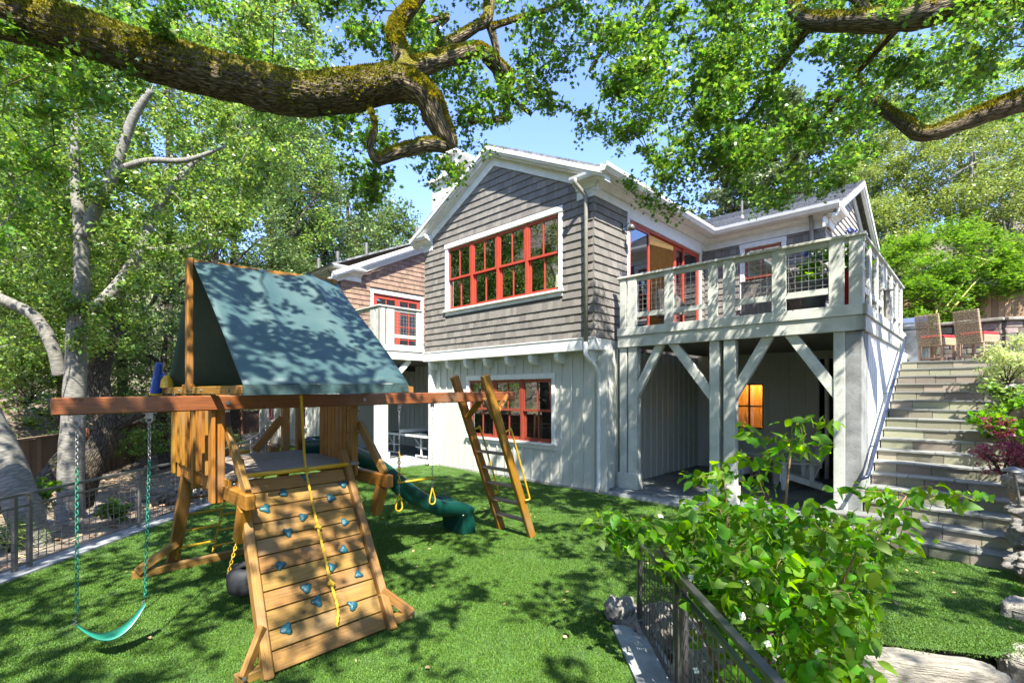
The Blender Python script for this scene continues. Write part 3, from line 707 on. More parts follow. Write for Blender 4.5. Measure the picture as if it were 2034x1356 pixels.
roof_slope((3.3, 12.6, EAV), (-3, 12.6, EAV), (-3, 8.8, RG+.1), (3.3, 8.8, RG+.1))
mb = MB()
for sg in (-1, 1):
    k = (RG+.1-EAV)/3.8
    def P(t, off, s): return (s, t, RG+.1-abs(t-8.8)*k-off)
    for (o0, o1, s0, s1) in ((.05, .2, 3.27, 3.31), (.2, .27, 3.18, 3.27), (.25, .48, 2.98, 3.03)):
        B_ = 8.8+sg*3.8; mb.hexa([P(8.8, o1, s0), P(B_, o1, s0), P(B_, o1, s1), P(8.8, o1, s1), P(8.8, o0, s0), P(B_, o0, s0), P(B_, o0, s1), P(8.8, o0, s1)])
mb.build('rake_board', M_trim, house)
win = casing(fr(5.4), *BW)
double_hung(win, fr(5.4), BW[0]+.01, BW[1]-.01, BW[2]+.02, BW[3]-.02, M_redb)
for (s, t, h) in ((.55, 6.6, .5), (2.0, 8.3, .75), (1.2, 8.0, .3)):
    z = EAV+(t-5.0)*.48
    MB().tube([(s, t, z-.1), (s, t, z+h)], .035, 8).lathe([(.1, 0), (.04, .12)], (s, t, z-.05), 10).build('vent_pipe', M_steel, house)
MB().hexa([(0.7, 7.2, EAV+1.07), (1.9, 7.2, EAV+1.07), (1.9, 7.9, EAV+1.4), (.7, 7.9, EAV+1.4), (.7, 7.2, EAV+1.17), (1.9, 7.2, EAV+1.17), (1.9, 7.9, EAV+1.5), (.7, 7.9, EAV+1.5)]).build('skylight', M_bronze, house)

# chimney -----------------------------------------------
ch = MB(); ch.box(-7.05, -6.0, .65, 2.2, 3, 8.85)
chm = ch.build('chimney', M_white, house)
for a in (-7.04, -6.53, -6.02): batten(lambda q, n, z: (q, .65-n, z), a, 4, 8.85, chm)
for a in (.67, 1.2, 1.75): batten(lambda q, n, z: (-6.0+n, q, z), a, 6, 8.85, chm)
MB().box(-7.12, -5.93, .58, 2.27, 8.85, 8.95).box(-7.18, -5.87, .52, 2.33, 8.95, 9.05).build('cap', M_trim, chm)
MB().box(-6.95, -6.1, .75, 2.1, 9.05, 9.2).box(-6.85, -6.7, .85, 1.0, 9.2, 9.75).box(-6.3, -6.15, .85, 1.0, 9.2, 9.75).box(-6.85, -6.7, 1.85, 2.0, 9.2, 9.75).box(-6.3, -6.15, 1.85, 2.0, 9.2, 9.75).box(-6.95, -6.05, .72, 2.1, 9.75, 9.85).build('flue_housing', M_trim, chm)
g = MB()
for i in range(9): g.box(-6.7, -6.3, .87, .9, 9.23+i*.06, 9.25+i*.06)
g.build('flue_grille', M_steel, chm)

# left wing ----------------------------------------------
SLW, TLW, ZE = -10.3, -.9, 6.55
mb = MB(); DR = (.35, 2.45, 3.62, 5.85)
wallrects(mb, sd(SLW), TLW, 8, 3.0, 6.3, [DR]); mb.prism([(TLW, 6.3), (8, 6.3), (3.6, 8.5)], lambda a, z: (SLW-.12, a, z), lambda a, z: (SLW, a, z))
mb.box(SLW-9, SLW, -.12, 0, 3.0, 6.3, fr(TLW)); mb.build('wall', bpy.data.materials['wall_backing'], house)
def rk3(z):
    if z+.2 < 6.45: return (TLW, 8)
    d = (8.55-z-.2)/.48; return (3.6-d, 3.6+d)
Lc = shingle_wall(sd(SLW), TLW, 5.5, 3.4, 8.3, [(DR[0]-.12, DR[1]+.12, 3.4, DR[3]+.13)], rk3); emit_shingles(sd(SLW), Lc, M_cedar, house, 0)
Lc = shingle_wall(fr(TLW), SLW-6, SLW+.01, 3.4, 6.2); emit_shingles(fr(TLW), Lc, M_shingle, house, 0)
roof_slope((SLW-9, TLW-.5, ZE), (SLW+.35, TLW-.5, ZE), (SLW+.35, 3.6, 8.75), (SLW-9, 3.6, 8.75))
roof_slope((SLW-9, 8.0, ZE), (SLW+.35, 8.0, ZE), (SLW+.35, 3.6, 8.75), (SLW-9, 3.6, 8.75))
mb = MB(); k = (8.75-ZE)/4.5
def P(t, off, s): return (s, t, 8.75-abs(t-3.6)*k-off)
for (o0, o1, s0, s1) in ((.05, .2, SLW+.33, SLW+.37), (.2, .27, SLW+.2, SLW+.33), (.2, .45, SLW+.02, SLW+.06)):
    mb.hexa([P(3.6, o1, s0), P(TLW-.5, o1, s0), P(TLW-.5, o1, s1), P(3.6, o1, s1), P(3.6, o0, s0), P(TLW-.5, o0, s0), P(TLW-.5, o0, s1), P(3.6, o0, s1)])
mb.build('rake_board', M_trim, house)
mould(lambda k, n, z: ([SLW-9, SLW+n*1.25][k], TLW-n*1.5, ZE-.03+z), 'cornice')
mould(lambda k, n, z: (SLW+n*1.25, [TLW-n*1.5, TLW+.75][k], ZE-.031+z), 'cornice')
MB().tube([(SLW-.3, TLW-.35, 6.5), (SLW-.3, TLW-.12, 6.25), (SLW-.3, TLW-.1, 3.2)], .05, 8).build('downspout', M_down, house)
win = casing(sd(SLW), *DR, sill=False, name='balcony_door')
f = sd(SLW); mm = (DR[0]+DR[1])/2
MB().box(DR[0], DR[1], -.1, 0, DR[3]-.06, DR[3], f).box(DR[0], DR[0]+.06, -.1, 0, DR[2], DR[3], f).box(DR[1]-.06, DR[1], -.1, 0, DR[2], DR[3], f).build('frame', M_red, win)
sash(win, f, DR[0]+.06, mm, DR[2], DR[3]-.06, M_red, 2, 4, n0=-.06, fw=.1); sash(win, f, mm, DR[1]-.06, DR[2], DR[3]-.06, M_red, 2, 4, n0=-.06, fw=.1)
for (s, t) in ((-13.2, -.4), (-12.6, .1), (-12.5, 1.3), (-10.8, 2.6)):
    z = ZE+(t+1.4)*k; MB().tube([(s, t, z-.1), (s, t, z+.5)], .07, 8).build('vent_pipe', M_steel, house)
# lower left building
mb = MB(); holes = [(-17.3, -16.5, .95, 2.3), (-15.65, -15.3, 1.1, 2.3), (-14.05, -13.2, .82, 2.3)]
wallrects(mb, fr(TLW), -18.4, -11.5, -.1, 3.05, holes); mb.box(-18.4, -18.28, TLW+.12, 4, -.1, 3.05); mb.box(-11.62, -11.5, TLW+.12, 3, -.1, 3.05); mb.build('wall', M_batten, house)
mb = MB(); mb.box(-18.45, -11.5, 0, .06, -.05, .25, fr(TLW)); mb.build('base_board', bpy.data.materials['weathered_trim'], house)
a = -18.2
while a < -11.5:
    hh = [h for h in holes if h[0]-.1 < a < h[1]+.1]
    batten(fr(TLW), a, .25, hh[0][2]-.12 if hh else 3.0); a += .305
for i, h in enumerate(holes):
    win = casing(fr(TLW), *h, w=.09); mid = (h[0]+h[1])/2
    double_hung(win, fr(TLW), h[0]+.01, h[1]-.01, h[2], h[3], M_red if i != 1 else M_redb)
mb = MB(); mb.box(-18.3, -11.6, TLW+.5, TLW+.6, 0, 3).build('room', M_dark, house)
# rooms behind the windows
rm = MB()
rm.box(S0+.13, S1-.13, 7.0, 7.1, 3.4, 6.4); rm.box(S0+.12, S0+.2, 0, 7, 3.4, 6.7); rm.box(S0+.13, S1-.2, -.1, 7, 3.42, 3.5).prism([(S0+.2, 6.4), (S1-.2, 6.4), (-3.13, 7.8)], lambda a, z: (a, 7.0, z), lambda a, z: (a, 7.1, z))
rm.build('room', M_inwall, house)
ce = MB(); ce.prism([(S0+.15, 6.35), (S1-.14, 6.35), (S1-.14, 6.5), (APEX[0], 8.15), (S0+.15, 6.5)], lambda a, z: (a, TG+.15, z), lambda a, z: (a, TG+.2, z))
ce = MB()
for sg in (0, 1):
    e = (S0+.15, S1-.14)[sg]
    ce.hexa([(e, -.1, 6.42), (-3.13, -.1, 7.75), (-3.13, 7, 7.75), (e, 7, 6.42), (e, -.1, 6.5), (-3.13, -.1, 7.83), (-3.13, 7, 7.83), (e, 7, 6.5)])
ce.build('ceiling', M_white, house)
for t in (1.2, 2.6, 4.0, 5.4):
    b_ = MB(); b_.beam((S0+.2, t, 6.35), (-3.13, t, 7.65), .12, .2).beam((-3.13, t, 7.65), (S1-.2, t, 6.35), .12, .2).build('ceiling_beam', M_white, house)
MB().box(-4.6, -3.4, .5, .6, 4.2, 5.6).build('cabinet', M_inwood, house)
MB().box(S0+.2, -.2, .14, .19, 0, 3.0).build('room', M_dark, house) if False else None
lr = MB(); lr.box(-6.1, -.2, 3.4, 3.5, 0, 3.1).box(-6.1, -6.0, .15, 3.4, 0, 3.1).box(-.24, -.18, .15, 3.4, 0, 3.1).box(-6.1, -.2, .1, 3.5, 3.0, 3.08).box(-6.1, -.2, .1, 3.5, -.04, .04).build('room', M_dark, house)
bw_ = MB(); bw_.box(.2, 2.8, 8.0, 8.1, 3, 6.5).box(-.0, 2.8, 5.55, 8, 6.5, 6.56).box(.0, 2.8, 5.55, 8, 3.45, 3.5).build('room', M_inwall, house)
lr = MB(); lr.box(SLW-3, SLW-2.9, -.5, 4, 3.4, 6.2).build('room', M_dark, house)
# table lamp standing at the window and lit ceiling spots
tl = empty('table_lamp', H(-1.45, .35, 4.35), 0, 'table lamp with cream drum shade behind the right end of the wide red window', 'table lamp')
MB().lathe([(.0, 0), (.09, 0), (.09, .02), (.03, .05), (.06, .2), (.02, .3), (.015, .36)], (0, 0, 0), 14).build('stem', M_bronze, tl, smooth=True)
MB().lathe([(.19, .36), (.17, .66)], (0, 0, 0), 24).build('lamp_shade', mat('lampshade', (.7, .6, .42), .8, emit=1.3), tl, smooth=True)
side = empty('side_table', H(-1.45, .35, 3.5), 0, 'dark side table under the cream lamp behind the wide window', 'side table')
MB().box(-.3, .3, -.3, .3, .81, .85).build('table_top', M_inwood, side)
for a in (-.26, .26):
    for b in (-.26, .26): MB().box(a-.02, a+.02, b-.02, b+.02, 0, .81).build('leg', M_inwood, side)
M_bulb = mat('lit_bulb', (1, .72, .35), .5, emit=9)
for i, (s, t, z) in enumerate(((-1.2, 2.4, 6.55), (-1.6, 4.1, 6.8), (-2.4, 5.6, 7.1))):
    l_ = MB().lathe([(0, -.03), (.05, -.02), (.06, .03), (0, .06)], (0, 0, 0), 12).build('lit_bulb', M_bulb, None); l_.location = H(s, t, z)
    tag(l_, ('small lit ceiling spot nearest the open sliding door', 'lit ceiling spot in the middle of the upper room', 'lit ceiling spot farthest inside the upper room')[i], 'ceiling light', 'ceiling spots of the upper room')
    pl_ = bpy.data.lights.new('room_light', 'POINT'); pl_.energy = 5; pl_.color = (1, .62, .28); pl_.shadow_soft_size = .1
    po = bpy.data.objects.new('room_light', pl_); COL.objects.link(po); po.location = H(s, t, z-.15)
# ------------------------------------------------------------------ deck
deck = empty('deck', H(0, 0), RZ, 'raised grey green deck on braced posts in the corner of the house', 'deck')
TD = .30; SE = 4.45; TE = 5.8
def rail_run(root, f, A0, A1, boards, panels, z0=3.56, ztop=4.68):
    MB().box(A0-.02, A1+.02, -.14, .03, ztop-.045, ztop, f).box(A0, A1, -.06, -.02, ztop-.14, ztop-.045, f).build('handrail', M_deckpaint, root, bevel=.006)
    for a, b in boards: MB().box(a, b, -.05, .0, z0, ztop-.045, f).build('rail_post', M_deckpaint, root, bevel=.005)
    for a, b in panels:
        MB().box(a, b, -.07, -.01, z0+.22, z0+.32, f).build('bottom_rail', M_deckpaint, root)
        mb = MB(); x = a+.03
        while x < b: mb.box(x, x+.006, -.043, -.037, z0+.32, ztop-.14, f); x += .1
        z = z0+.38
        while z < ztop-.14: mb.box(a, b, -.037, -.031, z, z+.006, f); z += .1
        mb.build('wire_panel', M_wire, root)
fd = fr(TD); fs = sd(SE)
fb = [(.14, .29), (.33, .54), (1.17, 1.37), (2.05, 2.23), (2.33, 2.54), (3.16, 3.38), (4.0, 4.21), (4.27, 4.45)]
rail_run(deck, fd, .10, SE+.03, fb, [(.54, 1.17), (1.37, 2.05), (2.54, 3.16), (3.38, 4.0)])
sb = [(.31, .50), (.95, 1.2), (1.75, 1.95), (2.5, 2.75), (2.85, 3.1), (3.75, 4.0), (4.65, 4.9), (5.5, 5.75)]
rail_run(deck, fs, TD+.05, TE, sb, [(.5, .95), (1.2, 1.75), (1.95, 2.5), (3.1, 3.75), (4.0, 4.65), (4.9, 5.5)])
MB().box(.10, SE+.06, -.04, .05, 3.40, 3.57, fd).box(TD-.05, TE, 0, .06, 3.40, 3.571, fs).build('rim_board', M_deckpaint, deck, bevel=.005)
MB().box(.10, 2.35, -.1, .02, 3.16, 3.397, fd).box(2.354, SE+.03, -.1, .02, 3.16, 3.397, fd).box(TD-.02, TE, -.1, .03, 3.16, 3.397, fs).build('beam', M_deckpaint, deck, bevel=.005)
x = .12
pm = MB().box(0, .135, 0, 1, 0, .03).mesh('deck_plank', M_greyw)
while x < SE-.1:
    inst('deck_plank', pm, deck, (x, .34, 3.52), (0, 0, 0), (1, 5.06 if x < 2.95 else 5.4, 1)); x += .14
mb = MB()
for i in range(9): mb.box(.12, SE-.1, .7+i*.55, .75+i*.55, 3.30, 3.51)
mb.box(.12, SE-.1, .4, 5.6, 3.20, 3.24); mb.build('joists', M_greyw, deck)
for a, b in ((.12, .29), (.33, .54), (2.07, 2.25), (2.33, 2.54), (4.06, 4.22)):
    MB().box(a, b, -.20, -.03, .12, 3.16, fd).build('post', M_deckpaint, deck, bevel=.006)
    MB().box(a-.03, b+.03, -.23, 0, .12, .46, fd).build('plinth', M_deckpaint, deck, bevel=.006)
for p, q in (((.46, 2.1), (1.06, 3.2)), ((1.30, 3.2), (2.12, 2.1)), ((2.48, 2.1), (3.10, 3.2)), ((3.42, 3.2), (4.12, 2.15))):
    MB().beam((p[0], TD+.10, p[1]), (q[0], TD+.10, q[1]), .10, .17, up=(0, 0, 1)).build('brace', M_deckpaint, deck, bevel=.005)
MB().box(4.22, 4.44, -.62, -.04, -.05, 3.16, fd).build('concrete_pier', M_conc, deck, bevel=.01)
MB().box(4.33, 4.44, .92, TE+3, -.05, 3.16).build('side_wall', M_white, deck)
mb = MB()
for i in range(28):
    t = .4+i*.19; mb.box(t, t+.006, 0, .004, .1, 3.16, sd(4.44))
mb.build('board_joint', M_deckpaint, deck)
# patio under the deck
patio = empty('patio', H(0, 0), RZ, 'dark slate floor under the raised deck')
tag(patio, kind='structure')
MB().box(-.02, 4.40, .12, 5.6, -.05, .095).build('patio_slab', M_conc, patio)
MB().box(-.0, 4.22, -.02, .30, -.05, .065).build('patio_step', M_curb, patio)
vs_ = [MB().box(0, 1, 0, 1, 0, .022).mesh('paver', M_pave)]
for i in range(9):
    for j in range(9):
        o = (j % 2)*.2
        inst('paver', vs_[0], patio, (.0+i*.49-o*.0, .14+j*.5, .096), (0, 0, 0), (.48, .49, 1+random.random()*.1))
# back wall of the patio
PB = 4.75
pw = MB(); OW = (.98, 1.72, 1.22, 2.42)
wallrects(pw, fr(PB), -.02, 4.33, .1, 3.2, [OW, (2.95, 3.25, .1, 3.0)]); pw.build('wall', M_batten, house)
for a in (.3, 2.3, 2.65, 3.45): batten(fr(PB), a, .12, 3.1)
for i in range(14): batten(sd(-.02), .45+i*.305, .12, 3.15)
win = casing(fr(PB), *OW, w=.1, m=M_batten)
sash(win, fr(PB), OW[0], OW[1], OW[2], OW[3], M_dark, 2, 2, fw=.045, mw=.04)
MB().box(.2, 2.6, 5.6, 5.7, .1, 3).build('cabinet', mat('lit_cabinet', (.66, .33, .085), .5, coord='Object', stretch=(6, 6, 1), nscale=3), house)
MB().box(.2, .25, PB+.13, 5.6, .1, 3).box(2.6, 2.65, PB+.13, 5.6, .1, 3).box(.2, 2.65, PB+.13, 5.7, 3.0, 3.05).build('room', M_inwall, house)
MB().box(1.0, 1.8, 5.2, 5.6, 1.1, 1.22).lathe([(.02, 0), (.02, .25), (.06, .28)], (1.1, 5.3, 1.22), 8).build('sink_counter', M_inwood, house)
pl_ = bpy.data.lights.new('room_light', 'POINT'); pl_.energy = 70; pl_.color = (1, .55, .16); pl_.shadow_soft_size = .12
po = bpy.data.objects.new('room_light', pl_); COL.objects.link(po); po.location = H(1.4, PB+.45, 2.75)
MB().box(1.3, 1.5, PB+.4, PB+.55, 2.9, 2.99).build('ceiling_lamp', M_bulb, house)
MB().tube([(3.1, PB+.1, .1), (3.1, PB+.1, 3.1)], .05, 8).build('drain_pipe', M_white, house)

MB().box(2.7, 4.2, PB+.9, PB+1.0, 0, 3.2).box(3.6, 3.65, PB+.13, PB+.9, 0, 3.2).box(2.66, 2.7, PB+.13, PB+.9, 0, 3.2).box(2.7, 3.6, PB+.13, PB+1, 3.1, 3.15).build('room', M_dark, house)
# chairs ---------------------------------------------------
def adirondack(loc, rz, m, label, grp, name='adirondack_chair'):
    c = empty(name, loc, rz, label, 'chair', grp)     # faces -y
    for sx in (-.33, .33):
        MB().box(sx-.045, sx+.045, -.40, -.31, 0, .56).build('leg', m, c, bevel=.004)
        MB().beam((sx*.86, -.32, .30), (sx*.86, .55, .03), .035, .12).build('leg', m, c, bevel=.004)
        MB().box(sx-.075, sx+.075, -.46, .34, .56, .59).build('armrest', m, c, bevel=.005)
        MB().box(sx*.9-.02, sx*.9+.02, .14, .22, .1, .56).build('arm_support', m, c)
    for i in range(6): MB().beam((-.31, -.33+i*.1, .33-i*.026), (.31, -.33+i*.1, .33-i*.026), .088, .022, up=(0, .25, 1)).build('seat_slat', m, c)
    MB().box(-.31, .31, -.42, -.38, .16, .34).build('apron', m, c)
    hts = (.80, .90, .95, .90, .80)
    for i, h in enumerate(hts):
        x = -.24+i*.12; MB().beam((x, .20, .20), (x*1.12, .20+h*.38, .20+h*.93), .108, .022, up=(0, 1, 0)).build('back_slat', m, c)
    MB().box(-.30, .30, .33, .37, .48, .55).box(-.30, .30, .47, .51, .86, .92).build('back_rail', m, c)
    return c
adirondack(H(2.92, 3.0, .118), RZ-R(62), M_white, 'white adirondack chair beside the right deck post under the deck', 'white adirondack chairs on the slate patio')
adirondack(H(1.5, 3.5, .118), RZ+R(68), M_white, 'white adirondack chair half hidden behind the middle pair of deck posts', 'white adirondack chairs on the slate patio')
tb_ = empty('patio_table', H(2.15, 3.2, .118), RZ, 'low dark round table between the white chairs under the deck', 'table')
MB().lathe([(0, .50), (.40, .50), (.42, .52), (.40, .54), (0, .54)], n=24).build('table_top', M_greyw, tb_)
for a in range(4): MB().beam((.25*math.cos(a*1.57), .25*math.sin(a*1.57), 0), (.2*math.cos(a*1.57), .2*math.sin(a*1.57), .5), .06, .06).build('leg', M_greyw, tb_)
adirondack(H(3.3, 2.3, 3.55), RZ+R(150), M_greyw, 'left of the two grey weathered adirondack chairs by the right end of the deck rail', 'grey weathered chairs on the deck')
adirondack(H(3.55, 1.45, 3.55), RZ+R(170), M_greyw, 'right grey weathered adirondack chair nearest the potted hydrangea on the deck', 'grey weathered chairs on the deck') if False else adirondack(H(4.0, 2.6, 3.55), RZ+R(140), M_greyw, 'right grey weathered adirondack chair nearest the potted hydrangea on the deck', 'grey weathered chairs on the deck')
# woven tub chair + table + grill cabinet on deck
wc = empty('tub_chair', H(.9, 1.2, 3.55), RZ+R(160), 'grey woven tub chair on the deck in front of the sliding door', 'chair')
mb = MB(); n = 18
prev = None
for i in range(n+1):
    a = math.pi*(-.12+1.24*i/n); h = .45+.42*math.sin(min(math.pi, max(0, a)))**.7
    p = (math.cos(a), math.sin(a), h)
    if prev:
        mb.hexa([(prev[0]*.30, prev[1]*.30, .3), (p[0]*.30, p[1]*.30, .3), (p[0]*.33, p[1]*.33, .3), (prev[0]*.33, prev[1]*.33, .3), (prev[0]*.36, prev[1]*.36, prev[2]), (p[0]*.36, p[1]*.36, p[2]), (p[0]*.39, p[1]*.39, p[2]), (prev[0]*.39, prev[1]*.39, prev[2])])
    prev = p
mb.build('backrest', M_greyw, wc); MB().lathe([(0, .38), (.31, .38), (.32, .42), (0, .44)], n=20).build('seat', M_greyw, wc)
for a in range(4): MB().beam((.22*math.cos(a*1.57+.78), .22*math.sin(a*1.57+.78), 0), (.2*math.cos(a*1.57+.78), .2*math.sin(a*1.57+.78), .38), .035, .035).build('leg', M_greyw, wc)
dt = empty('deck_table', H(2.75, 3.4, 3.55), RZ, 'dark slatted table on the deck in front of the far window', 'table')
for i in range(7): MB().box(-.55+i*.16, -.41+i*.16, -.4, .4, .70, .73).build('top_slat', M_greyw, dt)
for a in (-.5, .5):
    for b in (-.34, .34): MB().box(a-.03, a+.03, b-.03, b+.03, 0, .70).build('leg', M_greyw, dt)
st_ = empty('stool', H(2.55, 2.4, 3.55), RZ, 'small round red stool behind the wire panel in the middle of the deck rail', 'stool')
MB().lathe([(0, .36), (.17, .36), (.18, .40), (.15, .43), (0, .44)], n=18).build('seat', M_redc, st_, smooth=True)
for a in range(3): MB().beam((.14*math.cos(a*2.1), .14*math.sin(a*2.1), 0), (.1*math.cos(a*2.1), .1*math.sin(a*2.1), .38), .03, .03).build('leg', M_redc, st_)
fp = empty('storage_bin', H(1.75, 1.5, 3.55), RZ, 'dark square cabinet standing on the deck behind the middle rail posts', 'cabinet')
MB().box(.5, 1.05, 0, .5, 0, .86).build('body', M_greyw, fp); MB().box(.48, 1.07, -.02, .52, .86, .89).build('top', M_greyw, fp)
# hydrangea pots
def potplant(loc, label, tall, red):
    c = empty('potted_hydrangea', loc, 0, label, 'potted plant')
    hh = .62 if tall else .5
    MB().lathe([(0, 0), (.13, 0), (.2, hh), (.23, hh), (.22, hh+.04), (.19, hh), (0, hh-.04)], n=20).build('pot', M_redc if red else mat('pot_slate', (.09, .12, .14), .5), c, smooth=True)
    P = cluster_pts([(0, 0, hh+.3), (-.12, -.08, hh+.15), (.1, .1, hh+.2), (0, -.1, hh+.5)], [.26, .24, .24, .2], 75, 6)
    leaves('foliage', P, .11, T_OVAL, L_dog, c, flat=.5)
    for i in range(5 if red else 2):
        q = Vector((random.uniform(-.15, .15), random.uniform(-.2, .0), hh+(.2+.12*i if red else .45+.08*i)))
        leaves('flower_head', cluster_pts([q], [.08], 90, 8, 1), .035, T_OVAL, L_hyd, c, flat=.2, kind=None)
    return c
potplant(H(3.72, .75, 3.55), 'leafy hydrangea in a slate grey planter behind the deck rail', False, False)
potplant(H(4.18, .95, 3.55), 'blue flowered hydrangea in a red pot in the right corner of the deck', True, True)

# balcony ---------------------------------------------------
bal = empty('balcony', H(0, 0), RZ, 'small white balcony on paired posts left of the shingle gable', 'balcony')
SBc, TBc = -6.45, -1.67
rail_run(bal, sd(SBc), TBc, -.2, [(TBc, TBc+.2), (TBc+.25, TBc+.5), (-.4, -.22)], [(TBc+.5, -.4)])
rail_run(bal, fr(TBc), SLW+.1, SBc, [(SBc-.2, SBc), (SBc-.5, SBc-.26), (SBc-1.7, SBc-1.5), (SBc-3.1, SBc-2.9)], [(SBc-1.5, SBc-.5), (SBc-2.9, SBc-1.7)])
MB().box(SLW, SBc+.04, 0, .05, 3.40, 3.57, fr(TBc)).box(TBc-.03, -.1, 0, .05, 3.40, 3.571, sd(SBc)).box(SLW, SBc+.02, -.1, .02, 3.15, 3.397, fr(TBc)).box(TBc, -.1, -.1, .02, 3.15, 3.397, sd(SBc)).build('rim_board', M_trim, bal)
x = SLW+.03
while x < SBc-.1: inst('deck_plank', pm, bal, (x, TBc+.06, 3.52), (0, 0, 0), (1, 4.6, 1)); x += .14
MB().box(SLW, SBc-.1, TBc+.1, 3, 3.2, 3.25).build('soffit', M_greyw, bal)
for s in (-6.95, -6.70, -10.0, -9.7):
    MB().box(s, s+.2, TBc+.12, TBc+.32, .06, 3.15).build('post', M_trim, bal, bevel=.006); MB().box(s-.04, s+.24, TBc+.08, TBc+.36, .06, .46).build('plinth', M_trim, bal, bevel=.006)
MB().beam((-7.0, TBc+.22, 2.3), (-7.65, TBc+.22, 3.15), .1, .15).build('brace', M_trim, bal)
MB().beam((-6.6, TBc+.32, 2.35), (-6.6, TBc+1.1, 3.15), .1, .15).build('brace', M_trim, bal)
MB().box(-14.5, -6.17, 2.2, 2.3, 0, 3.2).build('wall', M_batten, house)
for i in range(25): batten(lambda q, n, z: (q, 2.2-n, z), -14.2+i*.32, .1, 3.15)
tag(MB().box(-11.4, -6.26, -1.95, 2.2, -.05, .045).build('patio_slab', M_curb, None), 'pale concrete slab under the small balcony', kind='structure')
bpy.data.objects['patio_slab.001'].matrix_world = Matrix.Translation(O) @ Matrix.Rotation(RZ, 4, 'Z')
pp = empty('ping_pong_table', H(-8.0, .9, .045), RZ, 'folding table tennis table with white frame under the small balcony', 'table tennis table')
MB().box(-1.37, 1.37, -.76, .76, .73, .76).build('table_top', mat('table_dark', (.05, .07, .08), .5), pp)
MB().box(-1.38, 1.38, -.78, -.76, .70, .77).box(-1.38, 1.38, .76, .78, .70, .77).box(-1.39, -1.37, -.78, .78, .70, .77).box(1.37, 1.39, -.78, .78, .70, .77).build('edge_frame', M_white, pp)
for x in (-.8, .8):
    for y in (-.6, .6): MB().box(x-.02, x+.02, y-.02, y+.02, .06, .70).box(x-.3, x+.3, y-.02, y+.02, .06, .1).box(x-.3, x+.3, y-.015, y+.015, .34, .37).beam((x, y, .35), (x-.45, y, .7), .02, .02).lathe([(0, -.04), (.03, -.03), (.03, .03), (0, .04)], (x-.28, y, .04), 8).build('leg', M_white, pp)
MB().box(-.005, .005, -.9, .9, .80, .91).tube([(0, -.9, .72), (0, -.9, .93)], .012, 6).tube([(0, .9, .72), (0, .9, .93)], .012, 6).build('net', M_white, pp)

# ------------------------------------------------------------------ stairs
stair = empty('stone_staircase', H(0, 0), RZ, 'wide stone staircase climbing beside the white deck wall to the upper terrace', 'staircase')
NR = 17; RI = .17; TR = .357
sv_ = [MB().box(0, 1, 0, 1, 0, 1).mesh('riser_stone', M_stone), MB().box(0, 1, 0, 1, 0, 1).mesh('tread_slab', M_tread)]
core = MB()
for i in range(NR):
    t = -.35+i*TR; a0 = 4.46 if i > 1 else 3.85; a1 = 6.06 if i < 13 else 6.3; zt = RI*(i+1)
    core.box(a0+.02, a1-.02, t+.05, min(t+TR+.2, 5.75), -.1, zt-.045)
    x = a0
    while x < a1-.01:
        w_ = random.uniform(.26, .62); b = min(a1, x+w_)
        if a1-b < .15: b = a1
        inst('riser_stone', sv_[0], stair, (x+.004, t+random.uniform(0, .008), zt-RI-.01), (0, 0, 0), (b-x-.008, .06, RI-.018)); x = b
    x = a0-.0
    while x < a1-.01:
        w_ = random.uniform(.45, .8); b = min(a1, x+w_)
        if a1-b < .2: b = a1
        inst('tread_slab', sv_[1], stair, (x+.004, t-.018+random.uniform(-.008, .008), zt-.026+random.uniform(-.002, .003)), (random.uniform(-.004, .004), random.uniform(-.003, .003), random.uniform(-.004, .004)), (b-x-.008, TR+.033 if i < NR-1 else 1.2, .026)); x = b
core.build('step_core', M_conc, stair)
hr = empty('handrail', H(0, 0), RZ, 'blue grey metal handrail sloping up the white wall beside the stone stairs', 'handrail')
k_ = RI/TR
pts = [(4.47, -.02, .90), (4.54, .05, .93), (4.56, .2, 1.05)]+[(4.56, .3+i*.6, 1.14+i*.6*k_) for i in range(9)]
MB().tube(pts, .03, 8).build('rail', M_railm, hr, smooth=True)
for i in (1, 4, 7): MB().tube([(4.45, .3+i*.6, 1.02+i*.6*k_), (4.53, .3+i*.6, 1.04+i*.6*k_), (4.56, .3+i*.6, 1.12+i*.6*k_)], .009, 6).build('bracket', M_railm, hr)

# ------------------------------------------------------------------ terrace
TZ = 2.89
tag(MB().hexa([H(4.4, 5.7, 2.5), H(10, 5.7, 2.5), H(10, 13, 2.5), H(2.96, 13, 2.5), H(4.4, 5.7, TZ-.004), H(10, 5.7, TZ-.004), H(10, 13, TZ-.004), H(2.96, 13, TZ-.004)]).build('terrace', M_tread), 'stone paved upper terrace at the top of the stairs', kind='structure')
bar = empty('stone_bar_wall', H(0, 0), RZ, 'bar height dry stone wall with pale coping behind the wicker chairs', 'stone wall')
path = [(4.95, 8.05), (6.15, 7.75), (7.2, 8.55), (9.5, 11.2)]
wsu = []
def stone_mesh(seed, name='stone', m=M_wall):
    r_ = random.Random(seed); bm = bmesh.new(); bmesh.ops.create_cube(bm, size=1)
    for v in bm.verts: v.co += Vector((r_.uniform(-.09, .09), r_.uniform(-.05, .05), r_.uniform(-.09, .09)))
    bmesh.ops.bevel(bm, geom=bm.edges[:], offset=.08, segments=1, affect='EDGES')
    me = bpy.data.meshes.new(name); bm.to_mesh(me); bm.free(); me.materials.append(m); return me
wst = [stone_mesh(i) for i in range(6)]
